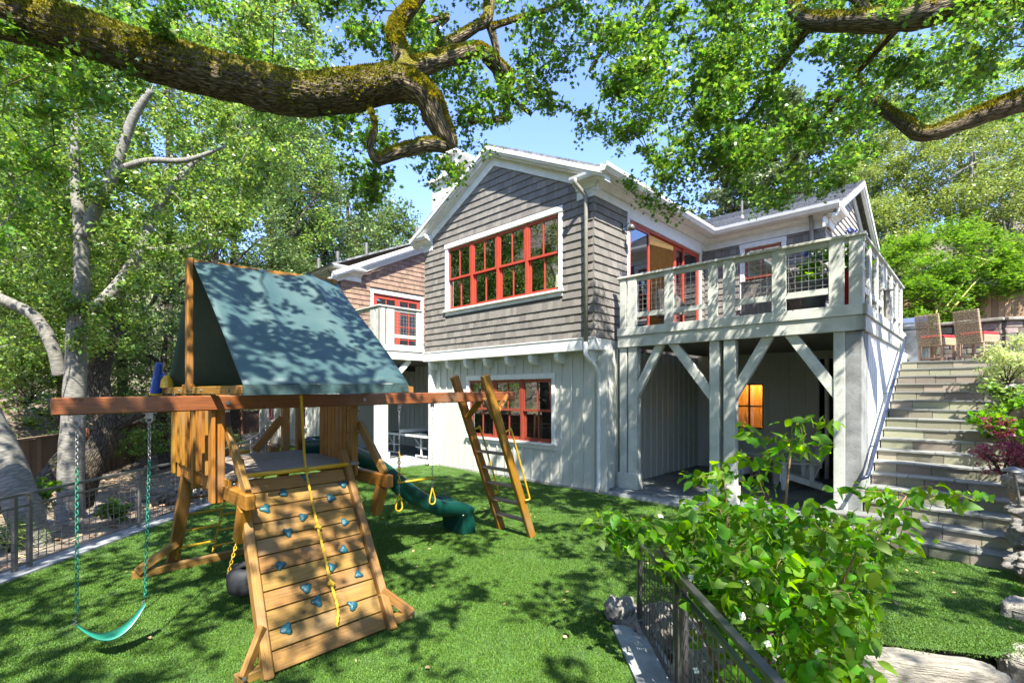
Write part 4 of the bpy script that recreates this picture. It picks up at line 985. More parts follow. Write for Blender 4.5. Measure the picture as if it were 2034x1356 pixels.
for i in range(len(path)-1):
    p = Vector((*path[i], 0)); q = Vector((*path[i+1], 0)); d = (q-p).normalized(); n_ = Vector((d.y, -d.x, 0)); L = (q-p).length; rot = math.atan2(d.y, d.x)
    MB().beam(p+Vector((0, 0, TZ+.5))-n_*.12, q+Vector((0, 0, TZ+.5))-n_*.12, .28, 1.0).build('wall_core', M_conc, bar)
    MB().beam(p+Vector((0, 0, TZ+1.06))-n_*.06-d*.02, q+Vector((0, 0, TZ+1.06))-n_*.06+d*.06, .52, .07).build('coping', M_block, bar, bevel=.01)
    z = TZ
    while z < TZ+1.0:
        h = random.choice((.09, .13, .18)); h = min(h, TZ+1.02-z); x = 0
        while x < L:
            w_ = min(random.uniform(.15, .42), L-x)
            c = p+d*(x+w_/2)+n_*.04+Vector((0, 0, z+h/2)); inst('stone', random.choice(wst), bar, c, (0, 0, rot), (w_*.97, .11+random.random()*.03, h*.95)); x += w_
        z += h
def wicker(loc, rz, label):
    c = empty('wicker_chair', loc, rz, label, 'chair', 'high wicker chairs at the stone bar wall')    # back towards -y
    m = M_wicker
    mb = MB()
    for j in range(16):
        z = .42+j*.047; lean = -.04-(j/16)*.13
        for i in range(10):
            x = -.25+i*.05; off = .006*((i+j) % 2)
            mb.box(x+.003, x+.047, -.22+lean-off-.012, -.18+lean+off*.5, z, z+.034)
    mb.build('backrest', m, c)
    MB().box(-.26, .26, -.2, .28, .42, .60).build('seat', m, c, bevel=.01)
    MB().box(-.25, .25, -.17, .27, .60, .665).build('cushion', M_redc, c, bevel=.02)
    for x in (-.23, .23):
        for y in (-.20, .25): MB().box(x-.025, x+.025, y-.025, y+.025, 0, .42).build('leg', mat('wicker_leg', (.33, .20, .13), .6) if 'wicker_leg' not in MATS else MATS['wicker_leg'], c)
    MB().box(-.23, .23, -.21, -.18, .10, .14).box(-.23, .23, .23, .26, .10, .14).box(-.24, -.21, -.18, .24, .10, .14).box(.21, .24, -.18, .24, .10, .14).build('stretcher', MATS['wicker_leg'], c)
    return c
wicker(H(5.0, 6.75, TZ), RZ-R(26), 'wicker chair with red cushion at the stair top, nearer the grill')
wicker(H(5.72, 6.5, TZ), RZ-R(32), 'wicker chair with red cushion at the stair top, farther from the grill')
gr = empty('grill', H(4.62, 7.1, TZ), RZ, 'stainless steel grill built in at the top left of the stairs', 'grill')
MB().box(-.3, .2, -.05, .6, 0, .88).build('cabinet', M_steelg, gr); MB().prism([(-.05, .9), (.6, .9), (.6, 1.1), (.45, 1.22), (.15, 1.22), (-.05, 1.08)], lambda a, z: (-.3, a, z), lambda a, z: (.2, a, z)).build('hood', M_steelg, gr)
MB().box(.2, .215, .02, .28, .1, .78).box(.2, .215, .31, .57, .1, .78).build('door', M_steelg, gr); MB().tube([(-.25, -.09, 1.0), (.15, -.09, 1.0)], .015, 6).build('handle', M_steelg, gr)
for i in range(3): MB().lathe([(0, 0), (.03, 0), (.03, .03), (0, .03)], (.05, -.1, .8), 8).build('knob', M_bronze, gr) if i == 0 else None
# cedar fence behind the terrace
cf = empty('cedar_fence', (0, 0, 0), 0, 'tall pale cedar board fence behind the maple above the terrace', 'fence')
me_ = [MB().box(0, 1, 0, .022, 0, 1).mesh('board', M_fence2) for _ in range(3)]
x = 0; A = Vector((10.9, 16.6, 2.7)); Bp = Vector((17.5, 13.6, 2.9)); d = (Bp-A); L = d.length; d.normalize(); rot = math.atan2(d.y, d.x)
while x < L: inst('board', me_[0], cf, A+d*x, (0, 0, rot), (.145, 1, 2.6+random.random()*.03)); x += .152
for z in (.4, 1.4, 2.4): MB().beam(A+Vector((0, .04, z)), Bp+Vector((0, .04, z)), .04, .09).build('rail', M_fence2, cf)
nb = empty('neighbour_house', (0, 0, 0), 0, 'pale neighbouring house wall and roof glimpsed above the cedar fence', 'house')
MB().box(20.6, 28, 20, 26, 3, 8.0).build('wall', M_white, nb); MB().prism([(20.0, 8.0), (28.6, 8.0), (24.5, 9.6)], lambda a, z: (a, 19.5, z), lambda a, z: (a, 26.5, z)).build('roof', M_roof, nb)

# path lamps
def plamp(loc, h, lean, label):
    c = empty('path_lamp', loc, 0, label, 'garden lamp', 'mushroom path lamps by the stairs')
    MB().tube([(0, 0, 0), (lean, 0, h)], .016, 8).build('stem', M_steel, c); MB().lathe([(.115, h-.0), (.10, h+.02), (.03, h+.055), (0, h+.06), (0, h+.03), (.10, h)], (lean, 0, 0), 20).build('lamp_cap', M_steel, c, smooth=True)
pz = at(2012, 712, 9.2); plamp((pz.x, pz.y, pz.z-.1), .38, 0, 'small mushroom lamp above the variegated shrub by the upper terrace')
pz = at(2028, 1008, 6.05); plamp((pz.x, pz.y, pz.z), .46, -.10, 'leaning mushroom path lamp on the right side of the lower stairs')

# boulders and blocks
def boulder(name, loc, sc_, seed, m=M_rock, rz=0., label='', cat='boulder', group=None, rough=.28, flat=False):
    bm = bmesh.new(); bmesh.ops.create_icosphere(bm, subdivisions=5, radius=1); o_ = Vector((seed*3.7, seed*1.3, seed*7.1))
    for v in bm.verts:
        p = v.co.copy(); 
        if flat: p = Vector([math.copysign(abs(c)**.35, c) for c in p])*.85
        k = 1+rough*noise.noise(p*1.1+o_)+(rough*.45+.06)*noise.noise(p*2.7+o_)+(rough*.2+.04)*abs(noise.noise(p*6+o_))+.02*noise.noise(p*15); v.co = p*k
    me = bpy.data.meshes.new(name); bm.to_mesh(me); bm.free(); me.materials.append(m)
    if not flat: me.polygons.foreach_set('use_smooth', [True]*len(me.polygons))
    o = bpy.data.objects.new(name, me); COL.objects.link(o); o.location = loc; o.scale = sc_; o.rotation_euler = (0, 0, rz); return tag(o, label, cat, group)
def pxg(px, py, z=0): 
    Y = 957*(EYE-z)/(py-778); return Vector(((px-1017)/957*Y, Y, z))
boulder('boulder', pxg(1232, 1238)+Vector((.03, .06, .06)), (.13, .16, .16), 1, rough=.5, label='grey boulder at the foot of the first metal fence post')
boulder('boulder', (1.42, 4.45, -.02), (.30, .28, .24), 2, label='long boulder inside the bed behind the first fence post')
boulder('boulder', (1.62, 3.95, -.15), (.26, .22, .24), 3, label='brown boulder seen through the bars of the metal fence')
boulder('boulder', (2.15, 4.2, -.12), (.22, .18, .2), 4, label='small dark boulder deep under the dogwood leaves')
boulder('boulder', (1.75, 3.15, -.25), (.2, .25, .2), 5, label='low boulder under the dogwood beside the second fence post')
boulder('limestone_block', (3.46, 4.0, -.175), (.60, .15, .20), 6, M_block, R(-13.5), 'long pale limestone block edging the right lawn', 'stone block', None, .07, True)
boulder('limestone_block', (4.5, 4.05, -.15), (.33, .28, .18), 7, M_block, R(25), 'pale limestone block in the bottom right corner of the lawn', 'stone block', None, .08, True)
boulder('limestone_block', (5.05, 4.72, -.02), (.22, .2, .2), 17, M_block, R(35), 'upright limestone block at the right edge of the lawn', 'stone block', None, .12, True)
for i, (px, py, z, s, l) in enumerate(((2050, 1120, .05, .16, 'lowest brown boulder beside the bottom stair'), (2052, 1062, .2, .2, 'boulder beside the second stair on the right'), (2056, 1015, .45, .18, 'boulder in the leaves beside the lower stairs'), (2012, 790, 2.0, .26, 'grey boulder under the variegated shrub by the stairs'), (2040, 960, .8, .2, 'boulder at the base of the leaning path lamp'))):
    p = at(px, py, (5.55, 5.75, 6.0, 8.3, 6.4)[i]); boulder('boulder', p, (s*1.3, s, s*.75), 20+i, label=l, rough=.5, rz=i*1.1)
MB_ = [boulder('stepping_stone', (2.9, 3.3, -.36), (.45, .3, .06), 31, M_block, 0, 'flat pale stepping stone in the planting bed', 'stepping stone', None, .1, True)]

# ------------------------------------------------------------------ metal fence beside the dogwood
mf = empty('metal_fence', (1.17, 2.9, 0), 0, 'bronze metal bar fence with flat top rail beside the dogwood', 'fence')
def lz(p): return (p[0]-1.17, p[1]-2.9, p[2])
XF = 1.17
for y in (4.42, 3.42, 3.28, 2.2, 2.06):
    MB().box(-.022, .022, y-2.9-.022, y-2.9+.022, .03, .845).build('post', M_bronze, mf, bevel=.003)
MB().box(-.06, .06, 4.42-2.9-.06, 4.42-2.9+.06, .03, .042).build('base_plate', M_bronze, mf)
MB().box(-.026, .026, 1.2-2.9, 3.86-2.9, .905, .935).build('top_rail', M_bronze, mf, bevel=.003)
for y in (3.35, 2.13, 3.84): MB().box(-.012, .012, y-2.9-.09, y-2.9+.09, .845, .905).build('rail_bracket', M_bronze, mf)
for (ya, yb) in ((3.44, 4.40), (2.22, 3.26), (1.1, 2.04)):
    for z in (.80, .09): MB().box(-.016, .016, ya-2.9, yb-2.9, z, z+.025).build('frame_rail', M_bronze, mf)
    mb = MB(); y = ya+.04
    while y < yb: mb.box(-.003, .003, y-2.9-.003, y-2.9+.003, .115, .80); y += .078
    z = .19
    while z < .79: mb.box(.003, .009, ya-2.9, yb-2.9, z-.003, z+.003); z += .1
    tag(mb.build('bar_panel', M_bronze, mf))
# left wire fence
lf = empty('wire_fence', (-6.0, 6, 0), 0, 'low steel and wire grid fence along the left kerb', 'fence')
line = [(-6.0, 2.2), (-6.0, 4.05), (-6.0, 5.9), (-6.0, 7.75), (-6.0, 9.3), (-6.45, 11.1), (-7.1, 13.2), (-7.9, 15.2), (-8.75, 17.1)]
for i, (x, y) in enumerate(line):
    for dy in ((-.09, .09) if i % 2 == 0 else (0,)): MB().box(x+6-.022, x+6+.022, y-6+dy-.022, y-6+dy+.022, .03, .92).build('post', M_steel, lf)
for i in range(len(line)-1):
    p = Vector((line[i][0]+6, line[i][1]-6, 0)); q = Vector((line[i+1][0]+6, line[i+1][1]-6, 0)); d = (q-p).normalized()
    MB().beam(p+Vector((0, 0, .945)), q+Vector((0, 0, .945)), .045, .03).build('top_rail', M_steel, lf)
    for z in (.80, .09): MB().beam(p+Vector((0, 0, z)), q+Vector((0, 0, z)), .025, .025).build('frame_rail', M_steel, lf)
    mb = MB(); L = (q-p).length; x = .1
    while x < L: c = p+d*x; mb.box(c.x-.0035, c.x+.0035, c.y-.0035, c.y+.0035, .1, .80); x += .105
    for k in range(7): z = .19+k*.09; mb.beam(p+Vector((.005, 0, z)), q+Vector((.005, 0, z)), .007, .007)
    mb.build('wire_panel', M_steel, lf)
# old board fence at the back left
wf = empty('board_fence', (0, 0, 0), 0, 'weathered brown board fence at the foot of the left hillside', 'fence')
fl = [(xfence(y)+.1, y) for y in (5, 8, 11, 14, 17, 20, 23)]+[(-14.6, 26), (-13.6, 30)]
bmx = MB().box(0, 1, 0, .02, 0, 1).mesh('board', M_fencew); nb_ = 0
for i in range(len(fl)-1):
    p = Vector((*fl[i], 0)); q = Vector((*fl[i+1], 0)); d = (q-p); L = d.length; d.normalize(); rot = math.atan2(d.y, d.x); x = 0
    zb = -.5+ (.12 if i > 2 else 0); zt = 1.0+.02*i
    while x < L:
        c = p+d*x; inst('board', bmx, wf, (c.x, c.y, zb), (0, 0, rot), (.145, 1, zt-zb+random.uniform(-.015, .015))); x += .15
    MB().beam((p.x, p.y, zt+.03), (q.x, q.y, zt+.03), .12, .04).build('cap_rail', M_fencew, wf)
    MB().box(p.x+.02, p.x+.12, p.y-.1, p.y, zb-.2, zt+.1).build('post', mat('fence_post_red', (.26, .10, .06), .9) if 'fence_post_red' not in MATS else MATS['fence_post_red'], wf)
# rubble wall below
rw = empty('rubble_wall', (0, 0, 0), 0, 'low rubble stone wall on the bank behind the wire fence', 'stone wall')
rst = []
for i in range(7):
    bm = bmesh.new(); bmesh.ops.create_icosphere(bm, subdivisions=2, radius=.5); o_ = Vector((i*3.3, i, 2*i))
    for v in bm.verts: v.co *= 1+.35*noise.noise(v.co*2+o_)
    me = bpy.data.meshes.new('stone'); bm.to_mesh(me); bm.free(); me.materials.append(M_rock); rst.append(me)
for i in range(150):
    a = random.random(); y = 7.8+a*6.5; x = -8.45-a*.25+random.uniform(-.12, .15); z = -.82+random.random()*.55+a*.12
    inst('stone', random.choice(rst), rw, (x, y, z), (random.random()*.5, random.random()*.5, random.random()*6), (random.uniform(.2, .45), random.uniform(.2, .4), random.uniform(.12, .24)))
# ------------------------------------------------------------------ play structure
B0 = Vector((-3.58, 3.77, 0))
play = empty('playset', B0, RZ, 'wooden climbing tower with green tarp roof, red beam, rock wall and green slide', 'playset')
# local x = q (towards the camera side), local y = k (along the beam)
def pb(name, p0, p1, w_, h_, m=M_wood, up=(0, 0, 1), root=None, bv=.006):
    return MB().beam(p0, p1, w_, h_, up).build(name, m, root or play, bevel=bv)
def bolt(p, ax='x', r=.014, root=None):
    p = Vector(p); d = Vector((1, 0, 0)) if ax == 'x' else Vector((0, -1, 0))
    MB().tube([p, p+d*.012], r, 10).build('bolt', M_chain, root or play)
BT0, BT1 = 2.155, 2.205
def bz(k): return BT0+(BT1-BT0)*k/5.2
pb('beam', (0, -.02, BT0-.07), (0, 5.17, BT1-.07), .085, .14, M_beam, bv=.01)
for k in (1.2, 2.62): bolt((.043, k, bz(k)-.07), r=.02)
K1, K2, QF, QB = 1.16, 2.55, -.09, -1.62
DZ = 1.40
# corner posts
for q, k, z0, z1 in ((QF, K1, 1.13, 2.2), (QF, K2, 1.2, 2.2), (QB, K1, 1.2, 2.2), (QB, K2, 1.2, 2.2)):
    pb('post', (q, k, z0), (q, k, z1), .085, .085, up=(0, 1, 0))
pb('post', (QF-.72, K1-.02, 1.17), (QF-.72, K1-.02, 2.2), .05, .10, up=(0, 1, 0))
# legs
for k, dk in ((K1+.06, -.06), (K2-.25, .1)): pb('leg', (QB+.15, k, 1.35), (QB-.45, k+dk, .05), .085, .13, M_wood2, up=(0, 1, 0))
for k in (K1, K2): pb('joist', (.62, k+.06, DZ-.17), (QB-.3, k+.06, DZ-.17), .085, .14, M_wood, bv=.01)
for k in (K1, K2): pb('leg_stub', (.45, k+.06, DZ-.24), (.32, k+.06, DZ-.56), .09, .12, M_wood, up=(1, 0, 0))
for k in (K1, K2): pb('brace', (QF+.02, k+.07, 1.83), (.50, k+.07, DZ-.10), .05, .10, M_wood2, up=(1, 0, 1))
# base timbers
pb('base_timber', (QB-.33, K1-.42, .045), (QB-.33, K2+.45, .045), .09, .09, M_wood2)
pb('base_timber', (1.20, .93, .04), (1.20, 2.50, .04), .09, .075, M_wood2)
for (a, b) in (((QB-.30, K1-.38, .08), (QB-.30, K1+.02, .34)), ((QB-.30, K2+.4, .08), (QB-.30, K2-.1, .34))): pb('base_brace', a, b, .085, .085, M_wood2)
for (a, b) in (((1.245, .97, .06), (1.10, 1.16, .33)), ((1.245, 2.46, .06), (1.10, 2.22, .30))): pb('base_brace', a, b, .045, .09, M_wood2); bolt((1.272, a[1], .07))
# deck
n = 15
for i in range(n):
    q0 = QB+(.10-QB)*i/n; q1 = QB+(.10-QB)*(i+1)/n
    MB().hexa([(q0, K1+.04, DZ-.03), (q1-.008, K1+.04, DZ-.03), (q1-.008, K2-.02, DZ-.03), (q0, K2-.02, DZ-.03), (q0, K1+.04, DZ), (q1-.008, K1+.04, DZ), (q1-.008, K2-.02, DZ), (q0, K2-.02, DZ)]).build('deck_board', M_deckw, play)
pb('deck_rim', (QB, K1+.05, DZ-.10), (.08, K1+.05, DZ-.10), .035, .13); pb('deck_rim', (QB, K2-.04, DZ-.10), (.08, K2-.04, DZ-.10), .035, .13)
MB().tube([(.125, K1+.17, DZ-.01), (.125, K2-.17, DZ-.01)], .024, 12).build('grab_bar', M_yellow, play, smooth=True)
MB().tube([(QB, K1+.1, DZ+.03), (QB, K1+.75, DZ+.03)], .024, 12).build('grab_bar', M_yellow, play, smooth=True)
for (q, k) in ((QB, K1+.5), (QB+.0, K1+1.05)): pb('deck_block', (q-.05, k, DZ+.03), (q+.05, k, DZ+.03), .12, .07, M_wood2)
# slat panel, left side
pb('panel_rail', (QB-.02, K1-.02, DZ-.005), (QF-.05, K1-.02, DZ-.005), .045, .075); pb('panel_rail', (QB-.02, K1-.02, 1.98), (QF-.05, K1-.02, 1.98), .045, .075)
pb('panel_skirt', (QB-.02, K1-.0, DZ-.12), (QF-.05, K1-.0, DZ-.12), .035, .13)
nsl = 13
for i in range(nsl):
    q = QB+.05+(QF-.08-QB-.05)*i/(nsl-1)
    if abs(q-(QF-.72)) < .05: continue
    pb('slat', (q, K1-.055, DZ-.02), (q, K1-.055, 2.08), .032, .008, up=(1, 0, 0), bv=0)
pb('corner_board', (QB-.03, K1-.07, 1.24), (QB-.03, K1-.07, 2.1), .03, .10, up=(1, 0, 0)); pb('corner_board', (QF+.02, K1-.065, 1.14), (QF+.02, K1-.065, 2.16), .035, .13, up=(1, 0, 0))
# right panel (toward the slide)
pb('panel_rail', (QF-.76, K2, DZ+.02), (QF-.05, K2, DZ+.02), .045, .075); pb('post', (QF-.78, K2, 1.3), (QF-.78, K2, 2.15), .07, .07, up=(0, 1, 0))
for i in range(7):
    q = QF-.70+i*.098; pb('slat', (q, K2-.04, DZ+.0), (q, K2-.04, 2.1), .02, .078, up=(1, 0, 0), bv=.003)
# back opening post and brace
pb('post', (QB, K1+1.2, 1.2), (QB, K1+1.2, 2.2), .09, .09, up=(0, 1, 0)); pb('brace', (QB+.02, K1+1.15, 1.85), (QB-.02, K1+.82, 1.42), .045, .1)
pb('brace', (QB+.02, K1+1.25, 2.12), (QB, K1+1.55, 2.12), .045, .12)
# roof frame
QE, QR, QBK, RZt = .87, -.76, -1.95, 3.60
KR0, KR1 = 1.10, 2.66
pb('roof_rail', (QE-.04, KR0-.03, 2.215), (-2.5, KR0-.03, 2.215), .04, .075); pb('roof_rail', (QE+.0, KR1+.02, 2.225), (-2.3, KR1+.02, 2.225), .04, .075)
pb('roof_rail', (QE-.06, KR0-.05, 2.218), (QE-.06, KR1+.11, 2.222), .04, .07); pb('roof_rail', (QBK+.05, KR0-.05, 2.218), (QBK+.05, KR1+.11, 2.222), .04, .07)
pb('ridge_post', (QR, KR0+.0-.04, 2.20), (QR, KR0-.04, RZt-.0), .06, .105, up=(1, 0, 0), bv=.01); pb('ridge_post', (QR, KR1-.03, 2.24), (QR, KR1-.03, RZt+.03), .06, .105, up=(1, 0, 0)); pb('ridge_pole', (QR, KR0, RZt-.05), (QR, KR1, RZt-.0), .04, .09)
for q in (-.25, QE-.25, -.62, -1.15): bolt((q, KR0-.05, 2.215), 'y', .013)
for i in range(2): pb('roof_block', (QR-.28+i*.0, KR0-.03, 2.265), (QR+.10, KR0-.03, 2.265), .04, .03) if i == 0 else None
# tarp
def tarp():
    nu, nv = 26, 33; mb = MB()
    def P(i, j):
        k = KR0-.015+(KR1-KR0+.03)*i/nu; v = j/nv*.949     # 0 back eave, .42 ridge, .97 front eave, 1 hem
        if v < .42: a = v/.42; q = QBK+(QR-QBK)*a; z = 2.24+(RZt+.01-2.24)*a; sag = math.sin(a*math.pi)*.05
        elif v < .95: a = (v-.42)/.53; q = QR+(QE-QR)*a; z = RZt+.01+(2.262-RZt-.01)*a; sag = math.sin(a*math.pi)*.045
        else: return None
        wv = .035*math.exp(-((k-1.62+q*.20)/.06)**2)+.03*math.exp(-((k-2.35-q*.10)/.05)**2)-.02*math.exp(-((k-1.4+q*.1)/.12)**2)+.016*math.sin(k*7+q*3)+.02*noise.noise(Vector((k*1.6, q*1.6, 3)))+.018*math.exp(-((k-2.25+q*.1)/.06)**2)
        sg = 1 if v > .42 else -1
        n_ = Vector((sg*.62, 0, .78)); p = Vector((q, k, z+(BT1-BT0)*.3*(k-KR0)))+n_*(wv*math.sin(min(1, max(0, v))*math.pi)-sag*math.sin(i/nu*math.pi))
        return p
    for i in range(nu+1):
        for j in range(nv+1): mb.v.append(tuple(P(i, j)))
    for i in range(nu):
        for j in range(nv):
            a = i*(nv+1)+j; mb.face([a, a+1, a+nv+2, a+nv+1], [(i*.06, j*.1), (i*.06, j*.1+.1), (i*.06+.06, j*.1+.1), (i*.06+.06, j*.1)])
    o = mb.build('tarp_roof', M_tarp, play, smooth=True); s = o.modifiers.new('thick', 'SOLIDIFY'); s.thickness = .003
    z0 = 2.262; hb = MB()
    for i in range(24):
        a = KR0-.015+(KR1-KR0+.03)*i/24; b = KR0-.015+(KR1-KR0+.03)*(i+1)/24; da = .004*math.sin(i*1.3); db_ = .004*math.sin((i+1)*1.3); za = z0+(a-KR0)*.015; zb = z0+(b-KR0)*.015
        hb.hexa([(QE-.02, a, za-.09), (QE+.004+da, a, za-.09), (QE+.004+db_, b, zb-.09), (QE-.02, b, zb-.09), (QE-.02, a, za), (QE+.0, a, za), (QE+.0, b, zb), (QE-.02, b, zb)])
    hb.build('tarp_hem', mat('tarp_hem', (.035, .075, .07), .6, nscale=9, namp=.3), play)
    return o
tarp()
# telescope toy
tm = Matrix
MB().tube([(-2.02, KR0-.12, 2.18), (-1.92, KR0-.10, 2.55)], [.062, .036], 16).tube([(-1.96, KR0-.10, 2.38), (-1.90, KR0-.04, 2.40)], .03, 8).build('telescope', M_blue, play, smooth=False)
MB().tube([(-2.025, KR0-.12, 2.165), (-2.02, KR0-.12, 2.19)], [.066, .066], 16).lathe([(0, 2.25), (.07, 2.25), (.06, 2.34), (.025, 2.40), (0, 2.40)], (-1.84, KR0-.04, 0), 14).build('telescope_mount', M_yellow, play)
# rock wall
kA, kB = 1.30, 2.36
def RW(u_, k, off=0):   # u_ 0 top..1 bottom
    p0 = Vector((.10, 0, DZ-.05)); p1 = Vector((1.29, 0, .03)); p = p0.lerp(p1, u_); d = (p1-p0).normalized(); n_ = Vector((-d.z, 0, d.x))
    # bottom leans left like the photograph's frame
    return Vector((p.x, k-.17*u_, p.z))+n_*off
npl = 11
for i in range(npl):
    a = i/npl+.003; b = (i+1)/npl-.003
    mb = MB(); mb.hexa([RW(a, kA+.05, -.03), RW(a, kB-.03, -.03), RW(b, kB-.03, -.03), RW(b, kA+.05, -.03), RW(a, kA+.05, 0), RW(a, kB-.03, 0), RW(b, kB-.03, 0), RW(b, kA+.05, 0)]); mb.build('rock_wall_board', M_wood2, play, bevel=.004)
for k, z in ((kA+.0, 0), (kB+.02, 0)):
    pb('rock_wall_rail', RW(-.13, k, -.01), RW(1.02, k, -.01), .075, .115, M_wood2, up=(1, 0, .8), bv=.01)
def hold_mesh(seed):
    r_ = random.Random(seed); bm = bmesh.new(); bmesh.ops.create_icosphere(bm, subdivisions=3, radius=1); o_ = Vector((seed*2.3, seed, 1))
    for v in bm.verts:
        a = math.atan2(v.co.y, v.co.x); k = 1+.22*math.cos(3*a+seed)+.25*noise.noise(v.co*1.6+o_); v.co.x *= k; v.co.y *= k*.85; v.co.z = v.co.z*.55 if v.co.z > 0 else 0
        for hx in (-.35, .35):
            dd = math.hypot(v.co.x-hx, v.co.y)
            if dd < .2 and v.co.z > 0: v.co.z -= .35*(1-dd/.2)
    me = bpy.data.meshes.new('climbing_hold'); bm.to_mesh(me); bm.free(); me.materials.append(M_teal); me.polygons.foreach_set('use_smooth', [True]*len(me.polygons)); return me
hm = [hold_mesh(i*1.7) for i in range(9)]
d_ = (Vector((1.29, 0, .03))-Vector((.10, 0, DZ-.05))).normalized(); tilt = math.atan2(-d_.z, d_.x)
# (px,py) positions in the photograph turned into wall coordinates
def wallhit(px, py):
    o = cam.location; r = at(px, py, 1)-o; p0 = B0+Uh*.10+Vector((0, 0, DZ-.05)); d3 = (Uh*d_.x+Vector((0, 0, d_.z))); n3 = d3.cross(Vh)
    t = (p0-o).dot(n3)/r.dot(n3); P_ = o+r*t-B0; return Vector((P_.dot(Uh), P_.dot(Vh), P_.z))
for i, (px, py) in enumerate(((608, 948), (681, 962), (563, 979), (657, 989), (527, 1010), (602, 1027), (685, 1037), (572, 1057), (682, 1091), (557, 1122), (659, 1126), (712, 1141), (608, 1168), (630, 1194), (700, 1202), (569, 1249))):
    p = wallhit(px, py); o = inst('climbing_hold', hm[(i*5) % 9], play, p+Vector((-d_.z, 0, d_.x))*.001, (0, tilt, random.uniform(-1, 1)), (random.uniform(.038, .048), random.uniform(.045, .056), .045))
    o.rotation_euler = (Matrix.Rotation(tilt, 3, 'Y') @ Matrix.Rotation(random.random()*6, 3, 'Z')).to_euler()
# climbing rope
rp = [(598, 783), (602, 850), (606, 920), (615, 985), (628, 1045), (641, 1100), (652, 1150), (660, 1180), (669, 1215), (666, 1248)]
off = [0, 0, 0, .03, .03, .03, .03, .03, .03, .03]
R_ = []
for i, (px, py) in enumerate(rp):
    if py < 930:
        # hangs from the front roof rail down to the wall
        f_ = (py-783)/(930-783); q = QE-.10+(wallhit(613, 960).x+.06-(QE-.10))*f_**1.0
        o = cam.location; r = at(px, py, 1)-o; t = (B0.dot(Uh)+q-o.dot(Uh))/r.dot(Uh); P_ = o+r*t-B0; R_.append(Vector((P_.dot(Uh), P_.dot(Vh), P_.z)))
    else: R_.append(wallhit(px, py)+Vector((-d_.z, 0, d_.x))*.035)
pts = spline(R_, 10)
rope = empty('climbing_rope', B0, RZ, 'yellow knotted climbing rope hanging from the tower roof down the rock wall', 'rope')
# twisted strands
def strands(pts, r, turns_per_m=14, ns=3, rs=.6):
    mb = MB(); dist = 0; P3 = [[] for _ in range(ns)]; last = pts[0]
    fine = []
    for i in range(len(pts)-1):
        for k in range(4): fine.append(pts[i].lerp(pts[i+1], k/4))
    fine.append(pts[-1])
    for i, p in enumerate(fine):
        dist += (p-last).length; last = p; d = (fine[min(i+1, len(fine)-1)]-fine[max(0, i-1)]).normalized(); x = d.orthogonal().normalized() if i == 0 else (x-d*x.dot(d)).normalized(); y = d.cross(x)
        for s in range(ns):
            a = dist*turns_per_m*6.283/3+s*6.283/ns; P3[s].append(p+(x*math.cos(a)+y*math.sin(a))*r*.55)
    for s in range(ns): mb.tube(P3[s], r*rs, 6)
    return mb
strands(pts, .0115, 22).build('rope_body', M_rope, rope, smooth=True)
for idx in (22, 41, 64):
    p = pts[min(idx, len(pts)-1)]; kn = [p+Vector((.022*math.cos(a)*1.0, .024*math.sin(a), .014*math.sin(a*1.5)+.01*(a/6-1))) for a in np.linspace(0, 11, 30)]
    strands(kn, .010, 22).build('knot', M_rope, rope, smooth=True)
# slide
def slide():
    # centre line (q,k,z) and width; a trough with rolled rims, waves, going down along +k
    C = [(-1.35, K2-.02, 1.40), (-1.22, K2+.28, 1.385), (-1.08, K2+.66, 1.20), (-.98, K2+1.02, .90), (-.88, K2+1.36, .60), (-.80, K2+1.68, .42), (-.74, K2+1.98, .36), (-.71, K2+2.16, .26)]
    pts = spline(C, 6); mb = MB(); prof = [(-.30, .12), (-.285, .165), (-.255, .172), (-.225, .14), (-.19, .03), (-.11, .0), (0, -.008), (.11, 0), (.19, .03), (.225, .14), (.255, .172), (.285, .165), (.30, .12), (.28, .0), (.22, -.06), (0, -.07), (-.22, -.06), (-.28, 0)]
    m = len(prof); b = 0
    for i, p in enumerate(pts):
        d = (pts[min(i+1, len(pts)-1)]-pts[max(0, i-1)]).normalized(); x = Vector((0, 0, 1)).cross(d).normalized() if abs(d.z) < .99 else Vector((-1, 0, 0)); n_ = d.cross(x)
        for a, h in prof: mb.v.append(tuple(p+x*a+n_*(h-(.012*math.sin(i*1.6) if abs(a) < .2 else 0))))
    for i in range(len(pts)-1):
        for k in range(m): mb.face([i*m+k, i*m+(k+1) % m, (i+1)*m+(k+1) % m, (i+1)*m+k])
    e = (len(pts)-1)*m; mb.face([e+k for k in range(m)]); mb.face([k for k in range(m)][::-1])
    sl_ = mb.build('slide', M_slide, play, smooth=True)
    ed = sl_.modifiers.new('e', 'EDGE_SPLIT'); ed.split_angle = R(40)
    # cross ribs underneath (seen from the side)
    for i in range(7, len(pts)-4, 4):
        p = pts[i]; d = (pts[i+1]-pts[i-1]).normalized(); x = Vector((0, 0, 1)).cross(d).normalized(); n_ = d.cross(x)
        MB().beam(p+x*.285+n_*-.01, p+x*.304+n_*.11, .012, .022, up=d).build('rib', M_slide, sl_)
    q = pts[-1]; MB().hexa([(-.96, q.y-.16, 0), (-.47, q.y-.16, 0), (-.44, q.y+.10, 0), (-.97, q.y+.10, 0), (-1.0, q.y-.18, .34), (-.44, q.y-.18, .34), (-.42, q.y+.04, .27), (-.98, q.y+.04, .27)]).build('slide_foot', M_slide, sl_, bevel=.02)
    hd = MB(); 
    for i in range(9):
        a0 = math.pi*i/8; 
    prof2 = [(-.36, 0), (-.30, .08), (-.18, .17), (0, .21), (.18, .17), (.30, .08), (.36, 0)]
    hd.prism(prof2, lambda a, z: (-1.32+a, K2+.02, DZ+z*.9), lambda a, z: (-1.32+a*.8, K2+.34, DZ+z*.25)); hd.build('slide_hood', M_slideb, sl_, smooth=False)
slide()
